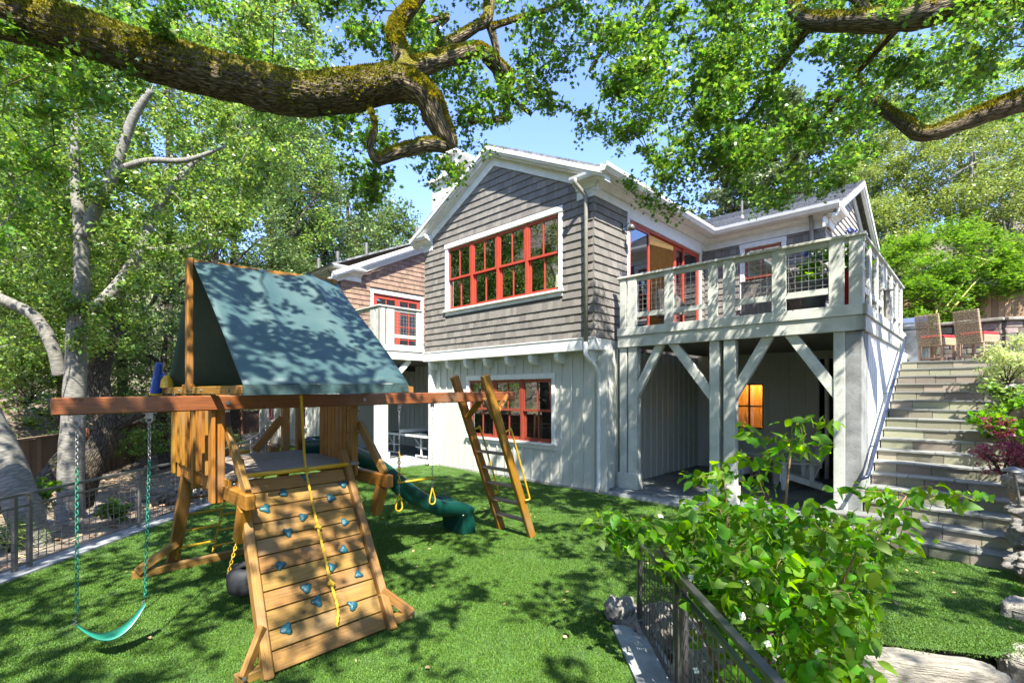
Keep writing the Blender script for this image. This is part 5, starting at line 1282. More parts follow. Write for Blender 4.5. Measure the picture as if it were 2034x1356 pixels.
M_rung = wood('rung_wood', (.30, .20, .12), (.20, .14, .09), rough=.8)
# ladder at the beam end
def LD(q, z): k = 5.24-(z/2.42)*.97; return Vector((q, k, z))
for q in (.33, -.33): pb('ladder_rail', LD(q, 0), LD(q, 2.43), .075, .125, M_wood, up=(0, 1, .4), bv=.01)
for z in (.27, .53, .80, 1.05, 1.30): pb('rung', LD(.29, z), LD(-.29, z), .105, .034, M_rung)
for q, sg in ((.33, 1), (-.33, 1)):
    g = [LD(q+.05, 1.63)+Vector((0, .03, 0)), LD(q+.09, 1.66)+Vector((0, .09, 0)), LD(q+.09, 1.60)+Vector((0, .12, 0)), LD(q+.09, .72)+Vector((0, .10, 0)), LD(q+.09, .62)+Vector((0, .09, 0)), LD(q+.05, .60)+Vector((0, .03, 0))]
    MB().tube(spline(g, 4), .014, 8).build('grab_handle', M_yellow, play, smooth=True)
for q, sg in ((.20, 1), (-.20, -1)): pb('gusset', (sg*.045, 4.55, 2.10), (sg*.30, 4.50, 1.82), .035, .12, M_wood, up=(0, 1, 0))
pb('gusset', (.06, 4.95, 2.13), (.20, 4.62, 1.90), .05, .12, M_wood, up=(0, 1, 1))
for q in (.33, -.33):
    for i in range(5): bolt(LD(q, 2.38-i*.07)+Vector((-.004, -.07, .02)), 'y', .007)
# chain net at the back
net = []
nb1 = [(K1+.12, K1+.02), (K1+.55, K1+.42), (K1+.95, K1+.85)]
def chain(p0, p1, m, root, link=.042, r=.0042, name='chain', curve=None):
    "interlocking oval links joined in one part"
    p0 = Vector(p0); p1 = Vector(p1); L = (p1-p0).length; n_ = max(2, int(L/(link*.78))); d = (p1-p0)/n_; dn = d.normalized(); x = dn.orthogonal().normalized(); y = dn.cross(x); mb = MB()
    for i in range(n_):
        c = p0+d*(i+.5); s = x if i % 2 else y; ring = []
        for k in range(11):
            a = 6.2832*k/10; ring.append(c+s*(math.cos(a)*link*.30)+dn*(math.sin(a)*link*.5))
        mb.tube(ring, r, 5, cap=False)
    return mb.build(name, m, root, smooth=True)
for a, b in nb1: chain((QB-.02, a, 1.22), (QB-.36, b, .12), M_rope, play, .05, .006, 'net_chain')
for j, (u0, u1) in enumerate(((0, 1), (1, 2))):
    for i in range(5):
        f_ = (i+.5+j*.35)/5.2
        def C_(n_): a, b = nb1[n_]; return Vector((QB-.02, a, 1.22)).lerp(Vector((QB-.36, b, .12)), f_)
        MB().tube([C_(u0), C_(u1)], .014, 8).build('net_rung', M_yellow if i > 1 else M_wood, play)
# rope ladder on the far side
rl = [(QB+.25, K2+.32, 2.05), (QB+.22, K2+.30, 1.35)]
strands(spline([(QB+.25, K2+.55, 2.1), (QB+.24, K2+.54, 1.7), (QB+.2, K2+.52, 1.3)], 8), .011, 22).build('ladder_rope', M_rope, play, smooth=True)
for z in (1.93, 1.62, 1.36): MB().tube([(QB+.05, K2+.42, z), (QB+.45, K2+.66, z)], .014, 8).build('rope_rung', M_wood2, play)

# swing -----------------------------------------------------
def hanger(root, k, z, q=0):
    MB().box(q-.03, q+.03, k-.05, k+.05, z-.006, z).box(q-.012, q+.012, k-.025, k+.025, z-.05, z-.006).tube([(q+.0, k+.022*math.cos(a), z-.065+.024*math.sin(a)) for a in np.linspace(0, 6.28, 12)], .005, 5, cap=False).build('hanger', M_chain, root, smooth=False)
sw = empty('swing', B0, RZ, 'green belt swing on chains under the left end of the red beam', 'swing')
for i, k in enumerate((.13, .60)):
    zt = bz(k)-.141; hanger(sw, k, zt)
    chain((0, k, zt-.08), (0, k, zt-.42), M_chain, sw, .036, .0035)
    chain((0, k, zt-.42), (0.0, k+(0.0 if i == 0 else -.03), .42), M_chaing, sw, .040, .0042)
    MB().tube([(0, k+(-.012 if i == 0 else -.042)+.012*math.cos(a*2), .40-.012*a) for a in np.linspace(0, 6.28, 14)], .004, 5).build('hook', M_chain, sw)
mb = MB(); n = 20; a0, a1 = .13, .57
for i in range(n+1):
    f_ = i/n; k = a0+(a1-a0)*f_; z = .335-.17*(1-(2*f_-1)**2)+.03*(f_); w_ = .035+.05*math.sin(f_*math.pi)
    for s in (-1, 1):
        for h in (0, .012): mb.v.append((s*w_+.03*math.sin(f_*3.1), k, z+h-.006*abs(s)))
for i in range(n):
    b = i*4; c = b+4
    for q in ((0, 2, 2, 0), ): mb.face([b, b+2, c+2, c]); mb.face([b+1, c+1, c+3, b+3]); mb.face([b, c, c+1, b+1]); mb.face([b+2, b+3, c+3, c+2])
mb.build('seat', M_seat, sw, smooth=True)
# trapeze
tz = empty('trapeze', B0, RZ, 'yellow trapeze bar with two hanging rings on chains under the red beam', 'trapeze')
for i, k in enumerate((3.12, 3.63)):
    zt = bz(k)-.141; hanger(tz, k, zt); chain((0, k, zt-.08), (0, k, 1.45 if i == 0 else 1.08), M_chain, tz, .036, .0035)
    if i == 0: chain((0, k, 1.45), (0, k, 1.08), M_yellow, tz, .045, .007)
    chain((0, k, 1.05), (0, k, .93), M_chain, tz, .036, .0035)
    rg = [(0, k+dx, z) for dx, z in ((0, .93), (.022, .86), (.045, .78), (.040, .735), (0, .715), (-.040, .735), (-.045, .78), (-.022, .86), (0, .93))]
    MB().tube(spline(rg, 3), .010, 8).build('ring', M_yellow, tz, smooth=True)
MB().tube([(0, 3.10, 1.07), (0, 3.65, 1.06)], .014, 10).build('bar', M_yellow, tz, smooth=True)
# tyre swing
ts = empty('tyre_swing', H(0, 0, 0), RZ, 'black tyre swing hanging by yellow chains under the tower behind the rock wall', 'tyre swing')
ts.location = B0+Uh*(-.30)+Vh*1.50
ts.location.z = .17
bm = bmesh.new(); mb = MB(); NR_, NS = 28, 10
prof = [(.10, -.12), (.17, -.13), (.20, -.11), (.212, -.05), (.212, .05), (.20, .11), (.17, .13), (.10, .12), (.09, .09), (.15, .07), (.16, 0), (.15, -.07), (.09, -.09)]
for i in range(NR_):
    a = 6.2832*i/NR_
    for j, (r, z) in enumerate(prof):
        rr = r+(.006 if (i % 2 and 2 < j < 5) else 0); mb.v.append((rr*math.cos(a), rr*math.sin(a), z+.085))
m = len(prof)
for i in range(NR_):
    for j in range(m): mb.face([i*m+j, i*m+(j+1) % m, ((i+1) % NR_)*m+(j+1) % m, ((i+1) % NR_)*m+j])
mb.build('tyre', M_rubber, ts, smooth=True)
for a in (.4, 2.5, 4.6): chain((.2*math.cos(a), .2*math.sin(a), .16), (0, 0, .95), M_rope, ts, .045, .006)
# debris on tower floor
tw = leaves('twig_litter', np.stack([B0.x+Uh.x*(-.8+rng.normal(size=260)*.22)+Vh.x*(1.7+rng.normal(size=260)*.25), B0.y+Uh.y*(-.8+rng.normal(size=260)*.22)+Vh.y*(1.7+rng.normal(size=260)*.25), np.full(260, DZ+.008)], 1), .06, T_NEED, M_dead, flat=.95); tag(tw, 'dry twigs and needles lying on the tower deck')
# ------------------------------------------------------------------ trees
def limb(mb, pts, rad, n=10, sub=8, jit=.18):
    mb.tube(spline(pts, sub), lerpr(rad, sub), n, jitter=jit); return mb
def wire_up(nodes, C, mb, r0=.012, wob=.08, n=4, parts=None, grow=True):
    "join every cluster centre to the nearest branch node with a thin bent twig"
    nodes = [Vector(p) for p in nodes]; N_ = np.array([tuple(p) for p in nodes]); C = [Vector(c) for c in C]
    d0 = [np.min(np.linalg.norm(N_-np.array(c), axis=1)) for c in C]
    for i in np.argsort(d0):
        c = C[i]; ds = np.linalg.norm(N_-np.array(c), axis=1); j = int(np.argmin(ds)); p = Vector(N_[j]); L = (c-p).length
        if L < .02: continue
        ms = [p.lerp(c, f)+Vector(rng.normal(size=3))*L*wob for f in (.35, .7)]
        rr = min(r0*3, r0*(.7+L*.9)); mb.tube([p]+ms+[c], [rr, rr*.8, rr*.6, rr*.35], n, cap=False)
        N_ = np.vstack([N_, np.array([tuple(ms[0]), tuple(ms[1]), tuple(c)])])
    return mb
def ell_clusters(c, r, m, shell=.6):
    q = rng.normal(size=(m, 3)); q /= np.linalg.norm(q, axis=1)[:, None]; q *= (shell+(1-shell)*rng.random((m, 1)))**1.0
    return np.asarray(c)+q*np.asarray(r)
def tree(label, base, top, trunk_r, crowns, m, rcl, nl, size, lm, bm_, cat='tree', name='tree', tpl=T_QUAD, group=None, shell=.55, limbs=6, flat=.5, sub=7):
    "crowns: list of (centre, radii)"
    t = empty(name, base, 0, label, cat, group); base = Vector(base); top = Vector(top)
    mid = base.lerp(top, .5)+Vector((random.uniform(-.3, .3), random.uniform(-.3, .3), 0))*trunk_r*4
    tr = MB(); pts = spline([base-base, mid-base, top-base], 6); tr.tube(pts, lerpr([trunk_r, trunk_r*.75, trunk_r*.3], 6), 10, jitter=.15)
    nodes = pts[3:]; C = np.concatenate([ell_clusters(np.array(c)-np.array(base), r, max(3, int(m*w_))) for c, r, w_ in crowns])
    big = C[rng.choice(len(C), min(limbs, len(C)), replace=False)]
    for b in big:
        b = Vector(b)*.9; p = nodes[random.randrange(len(nodes))]; mm = p.lerp(b, .5)+Vector((0, 0, .1))*(b-p).length
        q = spline([p, mm, b], 5); tr.tube(q, lerpr([trunk_r*.45, trunk_r*.28, trunk_r*.1], 5), 7, jitter=.1); nodes = nodes+q
    wire_up(nodes, C[::2], tr, r0=trunk_r*.07)
    tr.build('trunk', bm_, t, smooth=True)
    P = cluster_pts(C, rcl*(.6+.8*rng.random(len(C))), nl, sub)
    leaves('crown', P, size, tpl, lm, t, flat=flat)
    return t

# --- great oak whose limb crosses the top left
oak = empty('oak_tree', (-7.4, 1.6, -.9), 0, 'huge mossy oak whose thick limb reaches across the top left of the yard', 'tree'); ob = oak.location.copy()
def rel(pts, b=None): b = ob if b is None else b; return [p-b for p in pts]
mb = MB()
main = [Vector((-7.5, 1.7, -1)), Vector((-7.2, 2.3, 2.5)), Vector((-6.4, 3.4, 5.6)), at(0, 28, 4.5), at(150, 62, 4.6), at(300, 115, 4.75), at(450, 155, 4.9), at(590, 189, 5.0), at(700, 182, 5.1), at(780, 165, 5.15), at(830, 175, 5.2)]
P_ = rel(main); sp = spline(P_, 44); rd = lerpr([.55, .42, .34, .205, .205, .208, .208, .205, .195, .19, .15], 44)
mb.tube(sp, rd, 120, jitter=.09)
for i in range(len(sp)):
    c = sp[i]
    for k in range(120):
        j = i*120+k; q = Vector(mb.v[j]); a = k/120*2*math.pi; e = (math.cos(a)*3.4, math.sin(a)*3.4, i*.06)
        w1 = noise.noise(Vector((e[0]*2.6, e[1]*2.6, i*.13))); r_ = 1-min(1, abs(w1)*4.2); w2 = noise.noise(Vector((e[0]*6, e[1]*6, i*.35+9)))
        mb.v[j] = tuple(q-(q-c).normalized()*(.026*r_*r_+.006*w2))
mb.build('limb', B_oak, oak, smooth=True)
nodes = sp[100::5]
def oaklimb(px, rad, b=ob, root=oak, jit=.16, n=14, sub=9, m=B_oak):
    global nodes
    pts = rel([at(*p) for p in px], b); o = MB(); o.tube(spline(pts, sub), lerpr(rad, sub), n, jitter=jit); o.build('limb', m, root, smooth=True); nodes = nodes+spline(pts, sub)[::2]
oaklimb([(800, 165, 5.15), (845, 190, 5.15), (868, 235, 5.2), (885, 270, 5.25), (896, 296, 5.3)], [.15, .135, .12, .11, .07], n=26)
oaklimb([(885, 292, 5.25), (850, 288, 5.2), (820, 296, 5.15), (785, 304, 5.1), (750, 318, 5.05), (735, 292, 5.0), (745, 255, 5.0), (733, 215, 5.1)], [.07, .075, .07, .065, .045, .032, .03, .025], n=16)
oaklimb([(790, 150, 5.15), (850, 128, 5.3), (905, 112, 5.5), (950, 100, 5.7), (980, 125, 5.9), (1008, 158, 6.1), (1003, 195, 6.2), (1010, 238, 6.3)], [.13, .10, .09, .085, .08, .085, .06, .05], n=18)
oaklimb([(1010, 236, 6.3), (970, 240, 6.2), (930, 243, 6.1)], [.04, .03, .02])
oaklimb([(800, 140, 5.1), (792, 95, 5.1), (785, 55, 5.15), (812, 20, 5.2), (850, -30, 5.3)], [.10, .085, .08, .075, .06])
oaklimb([(868, 100, 5.6), (905, 80, 5.7), (945, 55, 5.8), (968, 35, 5.9), (975, -40, 6.0)], [.06, .06, .055, .07, .06])
oaklimb([(968, 40, 5.9), (985, 95, 6.0), (990, 160, 6.1), (1020, 200, 6.3), (1055, 228, 6.5)], [.05, .04, .035, .03, .02])
oaklimb([(975, 55, 5.9), (1030, 38, 6.1), (1085, 22, 6.4), (1150, -10, 6.8)], [.035, .028, .025, .02])
oaklimb([(1330, -40, 6.5), (1300, 5, 6.6), (1262, 60, 6.8), (1205, 92, 7.0), (1170, 145, 7.2)], [.06, .055, .045, .03, .012])
oaklimb([(850, 45, 5.6), (890, 35, 5.7), (870, 60, 5.7), (880, 85, 5.8)], [.03, .025, .02, .012])
# cluster field below the limbs
bx = [-60, 0, 100, 230, 300, 380, 450, 560, 640, 690, 740, 790, 840, 880, 930, 965, 1000, 1050, 1100, 1150, 1210, 1260, 1300, 1340, 1380, 1430, 1470, 1520, 1570, 1640, 1700, 1760, 1820, 1900, 1960, 2100]
by = [360, 370, 350, 330, 200, 150, 130, 120, 130, 300, 400, 310, 330, 370, 340, 300, 230, 262, 285, 300, 280, 300, 385, 430, 385, 330, 385, 425, 400, 400, 345, 300, 260, 250, 285, 330]
def field(n, x0, x1, dep, gap, seed, ymin=-160, thr=None):
    out = []; k = 0
    while len(out) < n and k < n*60:
        k += 1; px = random.uniform(x0, x1); py = random.uniform(ymin, 440)
        if py > np.interp(px, bx, by)-18: continue
        g = noise.noise(Vector((px/130., py/110., seed)))+.5*noise.noise(Vector((px/50., py/50., seed+5)))
        if g < gap: continue
        if 560 < px < 720 and 238 < py < 300: continue
        if 250 < px < 620 and py > 120: continue
        c_ = random.uniform(*dep)
        if px > 1725 and 165 < py < 310 and c_ < 7.0: continue
        out.append((px, py, c_))
    return out
cl = field(70, -60, 560, (4.2, 7), -.2, 1)+field(92, 640, 1110, (5.5, 6.8), -.22, 2)+field(78, 1080, 1480, (5.2, 7.0), -.2, 3)
cl += [(px, py, 5.2+.1*k) for k, (px, py) in enumerate(((700, 300), (715, 340), (740, 372), (722, 395), (752, 352), (690, 262), (868, 335), (886, 362), (905, 345), (760, 280), (930, 300), (640, 180), (670, 215)))]
C1 = np.array([tuple(at(*c)-ob) for c in cl])
tw = MB(); wire_up(nodes, C1, tw, r0=.006, wob=.12, n=5); tw.build('twigs', B_oak, oak, smooth=True)['kind'] = 'stuff'
P = cluster_pts(C1, .24*(.6+.8*rng.random(len(C1))), 150, 10); leaves('crown', P, .062, T_LOBE, L_oak, oak, flat=.35, droop=.15)
# --- second oak on the right
oak2 = empty('oak_tree', (8.6, 2.4, 0), 0, 'mossy oak whose grey green limbs reach in from the top right corner', 'tree'); b2 = oak2.location.copy(); nodes = []
tr = MB(); tr.tube(rel(spline([Vector((8.6, 2.4, -.3)), Vector((8.2, 2.8, 3)), Vector((7.2, 4.2, 6.2))], 8), b2), lerpr([.5, .4, .3], 8), 24, jitter=.15); tr.build('trunk', B_oak, oak2, smooth=True)
oaklimb([(2350, -60, 5.2), (2000, -30, 5.1), (1880, 8, 5.2), (1800, 35, 5.3), (1740, 42, 5.4), (1680, 44, 5.5), (1620, 42, 5.6), (1582, 28, 5.7), (1565, -30, 5.8)], [.24, .19, .165, .15, .12, .105, .095, .08, .04], b2, oak2, n=24)
oaklimb([(2400, 170, 6.3), (2100, 195, 6.4), (2034, 200, 6.5), (1965, 222, 6.6), (1905, 245, 6.7), (1835, 268, 6.8), (1795, 245, 6.9), (1745, 208, 7.1), (1700, 150, 7.4)], [.21, .165, .155, .135, .11, .095, .085, .065, .03], b2, oak2, n=24)
oaklimb([(1620, 40, 5.6), (1560, 120, 6.2), (1500, 210, 6.8), (1450, 270, 7.2), (1400, 300, 7.5)], [.04, .035, .03, .02, .01], b2, oak2)
oaklimb([(1800, 40, 5.3), (1700, 150, 6), (1620, 260, 6.6), (1560, 340, 7)], [.04, .03, .02, .01], b2, oak2)
oaklimb([(1740, 40, 5.4), (1660, -20, 5.6), (1480, -10, 6.2), (1440, 60, 6.6), (1370, 130, 7.2), (1300, 190, 7.6)], [.05, .05, .04, .035, .02, .01], b2, oak2)
cl = field(150, 1380, 1800, (5.4, 8.0), -.3, 4)+field(115, 1740, 2110, (4.8, 8.8), -.35, 5)+field(40, 1230, 1450, (5.4, 7), -.1, 7)
cl += [(px, py, 7.2+.1*k) for k, (px, py) in enumerate(((1275, 360), (1300, 395), (1335, 415), (1360, 385), (1320, 350), (1180, 260), (1230, 280), (1560, 400), (1600, 380), (1510, 400), (1640, 360), (1480, 350), (1440, 320)))]
C2 = np.array([tuple(at(*c)-b2) for c in cl])
tw = MB(); wire_up(nodes, C2, tw, r0=.006, wob=.12, n=5); tw.build('twigs', B_oak, oak2, smooth=True)['kind'] = 'stuff'
P = cluster_pts(C2, .25*(.6+.8*rng.random(len(C2))), 165, 10); leaves('crown', P, .064, T_LOBE, L_oak, oak2, flat=.35, droop=.15)
# the part of both crowns above and behind the camera
def overhead(root, b, n, x0, x1, y0, y1, gap, seed, nl=48):
    out = []; k = 0
    while len(out) < n and k < n*40:
        k += 1; x = random.uniform(x0, x1); y = random.uniform(y0, y1); z = random.uniform(5.6, 8.2)
        if y > .5 and EYE+ (z-EYE) > EYE+.86*y+.25 and False: continue
        if (z-EYE)/max(y, .1) < .95 and y > 0: continue
        if noise.noise(Vector((x*.55, y*.55, seed)))+.35*noise.noise(Vector((x*1.6, y*1.6, seed))) < gap: continue
        out.append((x-b.x, y-b.y, z-b.z))
    C = np.array(out); P = cluster_pts(C, .36*(.5+.9*rng.random(len(C))), nl, 8)
    leaves('crown', P, .115, T_OVAL, L_oak, root, flat=.5)
    t_ = MB(); wire_up([Vector((0, 0, 5)), Vector((1 if b.x < 0 else -1, 0, 6.2))], C[::2], t_, r0=.014, n=4); t_.build('twigs', B_oak, root)['kind'] = 'stuff'
overhead(oak, ob, 330, -7.5, .5, -3.4, 6, -.28, 11, 50)
overhead(oak2, b2, 210, .3, 8, -3.4, 6, -.15, 12)

# --- pale barked trees on the left bank
lt = empty('tree', (-8.25, 9, -.75), 0, 'pale smooth barked tree with forking trunk behind the left wire fence', 'tree'); lb = lt.location.copy(); nodes = []
def lefttree(root, b, segs, m=B_pale, n=14):
    global nodes
    for px, rad in segs:
        pts = rel([at(*p) for p in px], b); o = MB(); o.tube(spline(pts, 8), lerpr(rad, 8), n, jitter=.07); o.build('trunk' if rad[0] > .25 else 'limb', m, root, smooth=True); nodes = nodes+spline(pts, 8)[::2]
lefttree(lt, lb, [
    ([(145, 1110, 9), (140, 980, 9), (145, 860, 9), (150, 750, 9), (152, 650, 9), (163, 560, 9), (158, 440, 9), (148, 330, 9.1), (150, 200, 9.3)], [.23, .20, .19, .168, .15, .125, .10, .08, .055]),
    ([(158, 650, 9), (190, 610, 9), (232, 568, 9.2), (275, 500, 9.5), (300, 440, 9.8), (340, 370, 10), (388, 318, 10.3)], [.12, .11, .10, .09, .08, .07, .045]),
    ([(165, 470, 9), (195, 405, 9), (225, 350, 9), (262, 240, 9), (300, 180, 9)], [.11, .10, .09, .08, .05]),
    ([(215, 345, 9), (290, 320, 9), (370, 318, 9.1), (450, 290, 9.3)], [.06, .06, .05, .02]),
    ([(120, 745, 9), (105, 690, 8.9), (70, 630, 8.8), (0, 592, 8.6), (-60, 560, 8.5)], [.115, .105, .095, .085, .07]),
    ([(282, 495, 9.6), (340, 498, 9.8), (390, 485, 10), (440, 460, 10.2)], [.06, .05, .045, .02])])
n1 = list(nodes)
def pxfield(n, x0, x1, y0, y1, dep, gap, seed, sc=1.0, excl=None):
    out = []; k = 0
    while len(out) < n and k < n*50:
        k += 1; px = random.uniform(x0, x1); py = random.uniform(y0, y1)
        if excl and excl(px, py): continue
        if noise.noise(Vector((px/(90.*sc), py/(80.*sc), seed)))+.4*noise.noise(Vector((px/35., py/35., seed))) < gap: continue
        out.append((px, py, random.uniform(*dep)))
    return out
ex = lambda px, py: py > np.interp(px, [-80, 0, 60, 130, 240, 345, 480, 560, 640, 690], [760, 770, 740, 700, 690, 560, 440, 380, 300, 230]) or (640 < px and py > 200)
C = np.array([tuple(at(*c)-lb) for c in pxfield(270, -80, 640, -80, 780, (8.6, 11.5), -.3, 21, excl=ex)])
tw = MB(); wire_up(nodes, C, tw, r0=.008, wob=.1, n=4); tw.build('twigs', B_pale, lt, smooth=True)['kind'] = 'stuff'
leaves('crown', cluster_pts(C, .42*(.6+.8*rng.random(len(C))), 250, 9), .075, T_QUAD, L_left, lt, flat=.3)
l2 = empty('tree', (-6.9, 8.0, -.8), 0, 'dark trunk leaning up from behind the pale forked tree', 'tree'); lb2 = l2.location.copy(); nodes = []
l2.location = at(165, 980, 10.5); lb2 = l2.location.copy()
lefttree(l2, lb2, [([(150, 1000, 10.5), (175, 930, 10.5), (215, 850, 10.6), (195, 790, 10.6), (200, 720, 10.7), (235, 660, 10.9), (225, 560, 11.2), (260, 430, 11.5)], [.30, .28, .25, .24, .2, .15, .12, .08]),
    ([(215, 860, 10.6), (270, 825, 10.7), (330, 812, 10.8), (345, 805, 11)], [.12, .09, .07, .04]),
    ([(140, 900, 10.2), (105, 940, 9.6), (62, 985, 9.2)], [.2, .2, .14])], B_dark)
C = np.array([tuple(at(*c)-lb2) for c in pxfield(280, -80, 640, 60, 790, (11.5, 15), -.4, 22, excl=ex)])
tw = MB(); wire_up(nodes, C, tw, r0=.01, wob=.1, n=4); tw.build('twigs', B_dark, l2, smooth=True)['kind'] = 'stuff'
leaves('crown', cluster_pts(C, .6*(.6+.8*rng.random(len(C))), 210, 8), .10, T_QUAD, L_left, l2, flat=.3)
l3 = empty('tree', at(70, 1130, 7.2), 0, 'thick grey trunk leaning in at the left edge behind the wire fence', 'tree'); lb3 = l3.location.copy(); nodes = []
lefttree(l3, lb3, [([(85, 1150, 7.2), (60, 1050, 7.2), (28, 960, 7.2), (-10, 880, 7.2), (-90, 720, 7.2), (-160, 560, 7.2)], [.22, .21, .22, .23, .21, .18])], B_pale)
C = np.array([tuple(at(*c)-lb3) for c in pxfield(50, -260, 120, -100, 480, (6.5, 8.5), -.1, 24)])
tw = MB(); wire_up(nodes, C, tw, r0=.01, wob=.1, n=4); tw.build('twigs', B_pale, l3, smooth=True)['kind'] = 'stuff'
leaves('crown', cluster_pts(C, .36*(.6+.8*rng.random(len(C))), 120, 8), .085, T_LOBE, L_oak, l3, flat=.3)

# --- woods on the left slope, one by one
spec = [
 (330, 600, 860, 15.5, 260, 'leafy green tree low behind the blue telescope'),
 (120, 520, 800, 15.5, 330, 'leafy green tree low between the grey trunks'),  # px centre, py top, py bottom, Y, width px, label
 (40, 250, 760, 17, 330, 'bushy green tree on the slope behind the leaning grey trunk'),
 (250, 330, 790, 18, 300, 'dense green tree directly behind the pale forked trunk'),
 (430, 260, 800, 19, 280, 'dense green tree behind the left end of the tarp roof'),
 (330, -60, 420, 22, 420, 'tall tree filling the gap under the great mossy limb'),
 (470, 200, 620, 21, 260, 'leafy tree rising behind the tarp ridge post'),
 (580, 130, 500, 28, 200, 'tall pale green tree at the left edge of the sky gap'),
 (540, 90, 640, 24, 240, 'tall dark evergreen left of the patch of blue sky'),
 (600, 230, 560, 27, 150, 'slender tree with hanging sprays at the left side of the sky gap'),
 (120, -80, 400, 24, 420, 'tall tree in the upper left corner beyond the great limb'),
 (690, 320, 600, 34, 170, 'light green tree on the hill above the tarp roof'),
 (770, 400, 600, 40, 150, 'grey green oak on the hill above the little white balcony'),
 (640, 400, 620, 30, 140, 'rounded bright tree on the hill behind the tarp ridge'),
 (560, 480, 700, 22, 200, 'shady bush tree just behind the tarp ridge'),
 (820, 470, 620, 46, 90, 'small dark tree behind the roof vent pipes')]
for i, (px, y0, y1, Y, wpx, lab) in enumerate(spec):
    c = at(px, (y0+y1)/2, Y); rx = wpx/2*Y/957; rz = (y1-y0)/2*Y/957; g = gh(c.x, c.y)
    base = Vector((c.x, c.y, min(g, c.z-rz*.8)-.2)); s_ = Y/20
    tree(lab, base, (c.x, c.y, c.z+rz*.5), .12*s_+.08, [((c.x, c.y, c.z), (rx, rx*.8, rz), 1)], 130, .62*s_, 95, .115*s_, L_hill if i != 8 else L_left, B_dark, name='woodland_tree', group='trees on the wooded left slope', sub=6)
# undergrowth on the slope and far wooded ridge
Pu = []
while len(Pu) < 620:
    x = random.uniform(-40, -10); y = random.uniform(7, 42)
    if x > xfence(min(y, 24))-.6: continue
    if y < 16 and x > xfence(y)-5 and random.random() < .45: continue
    Pu.append((x, y, gh(x, y)+random.uniform(.1, 1.4)))
un = leaves('undergrowth', cluster_pts(Pu, .9*(.5+rng.random(len(Pu))), 95, 6), .15, T_QUAD, L_left, flat=.4); tag(un, 'leafy undergrowth covering the slope behind the board fence')
Pr = []
while len(Pr) < 260:
    x = random.uniform(11, 40); y = random.uniform(15, 42); s, t = loc2(x, y)
    if y < 17.5 and x < 18: continue
    Pr.append((x, y, gh(x, y)+random.uniform(.2, 2.2)))
un = leaves('undergrowth', cluster_pts(Pr, 1.0*(.5+rng.random(len(Pr))), 120, 6), .15, T_QUAD, L_yell, flat=.4); tag(un, 'soft green undergrowth covering the rise behind the cedar fence')
Pf = []
while len(Pf) < 600:
    x = random.uniform(-70, 75); y = random.uniform(34, 75)
    if abs(x) < 13 and y < 60: continue
    z = gh(x, y)
    if x > -20 and z > 12: continue
    Pf.append((x, y, z+random.uniform(.5, 4.5)))
un = leaves('far_woods', cluster_pts(Pf, 2.2*(.5+rng.random(len(Pf))), 60, 6), .5, T_QUAD, L_hill, flat=.4); tag(un, 'far wooded hillside reading as one mass of leaves')
# shrubs left
def bush(label, px, py, Y, r, n, size, lm, name='shrub', cat='shrub', m=14, tpl=T_QUAD, group=None, flatz=.8, droop=0., stems=True):
    c = at(px, py, Y); g = c.z-r*.75; t = empty(name, (c.x, c.y, g), 0, label, cat, group)
    C = ell_clusters((0, 0, r*.75), (r, r, r*flatz), m, .4)
    if stems:
        mb = MB()
        for q in C[:12]: mb.tube([(0, 0, -.05), tuple(Vector(q)*.5+Vector((0, 0, .02))), tuple(q)], [.012, .009, .005], 5)
        mb.build('stem', B_dark, t)
    leaves('foliage', cluster_pts(C, r*.4*np.ones(len(C)), n//m, 6), size, tpl, lm, t, flat=.4, droop=droop)
    return t
bush('green shrub in front of the board fence, left of the slatted tower side', 262, 880, 15, .75, 1600, .07, L_left)
bush('leafy shrub growing above the fence post left of the tower', 318, 870, 14, .6, 1300, .07, L_left)
bush('small shrub beside the tower where the path turns', 445, 880, 15, .6, 1000, .07, L_left)
bush('low fern clump on the bank behind the wire fence', 225, 1010, 8.4, .22, 300, .09, L_maple)
bush('bright green plant behind the wire fence next to the grey trunk', 75, 985, 7.6, .32, 500, .09, L_maple)
bush('strappy green clump behind the fence in the far left corner', 20, 1060, 6.9, .35, 380, .16, L_left, tpl=T_NEED)
bush('bright sunlit shrub at the bottom of the bare slope', 60, 740, 15, 1.1, 2000, .09, L_maple)
bush('sunlit shrub left of the pale trunk on the slope', 95, 690, 17, 1.1, 1600, .09, L_maple)

# --- right side
tree('Japanese maple with bright green leaves behind the wicker chairs', H(4.9, 9.6, TZ), H(4.8, 10.0, 5.2), .07, [(at(1870, 540, 15.5), (2.6, 2.0, 1.5), 1), (at(1945, 560, 14.6), (1.3, 1.2, .5), .3), (at(1830, 610, 14), (.9, 1.0, .9), .3)], 150, .36, 210, .062, L_maple, mat('maple_bark', (.35, .36, .08), .7), name='maple_tree', tpl=T_STAR, flat=.75, shell=.3)
RT = [(1800, 360, 24, 3.0, 3.2, 'yellow green feathery tree rising behind the back roof gable'), (1930, 330, 22, 3.2, 2.9, 'yellow green tree filling the right edge above the fence'), (2010, 430, 20, 2.3, 2.6, 'yellow green tree beside the neighbouring roof'), (1760, 470, 22, 1.7, 2.0, 'lower yellow green tree touching the deck rail corner'), (1900, 200, 26, 3.2, 2.4, 'pale green treetop seen behind the curved mossy limb'), (2050, 300, 24, 2.6, 3.2, 'tall pale tree partly outside the right edge')]
for i, (px, py, Y, rx, rz, lab) in enumerate(RT):
    c = at(px, py, Y); tree(lab, (c.x, c.y, 3.0), (c.x, c.y, c.z+rz*.4), .16, [(tuple(c), (rx, rx*.8, rz), 1)], 130, .62, 190, .10, L_yell if i != 4 else L_left, B_pale, name='feathery_tree', group='yellow green trees on the right', shell=.5)
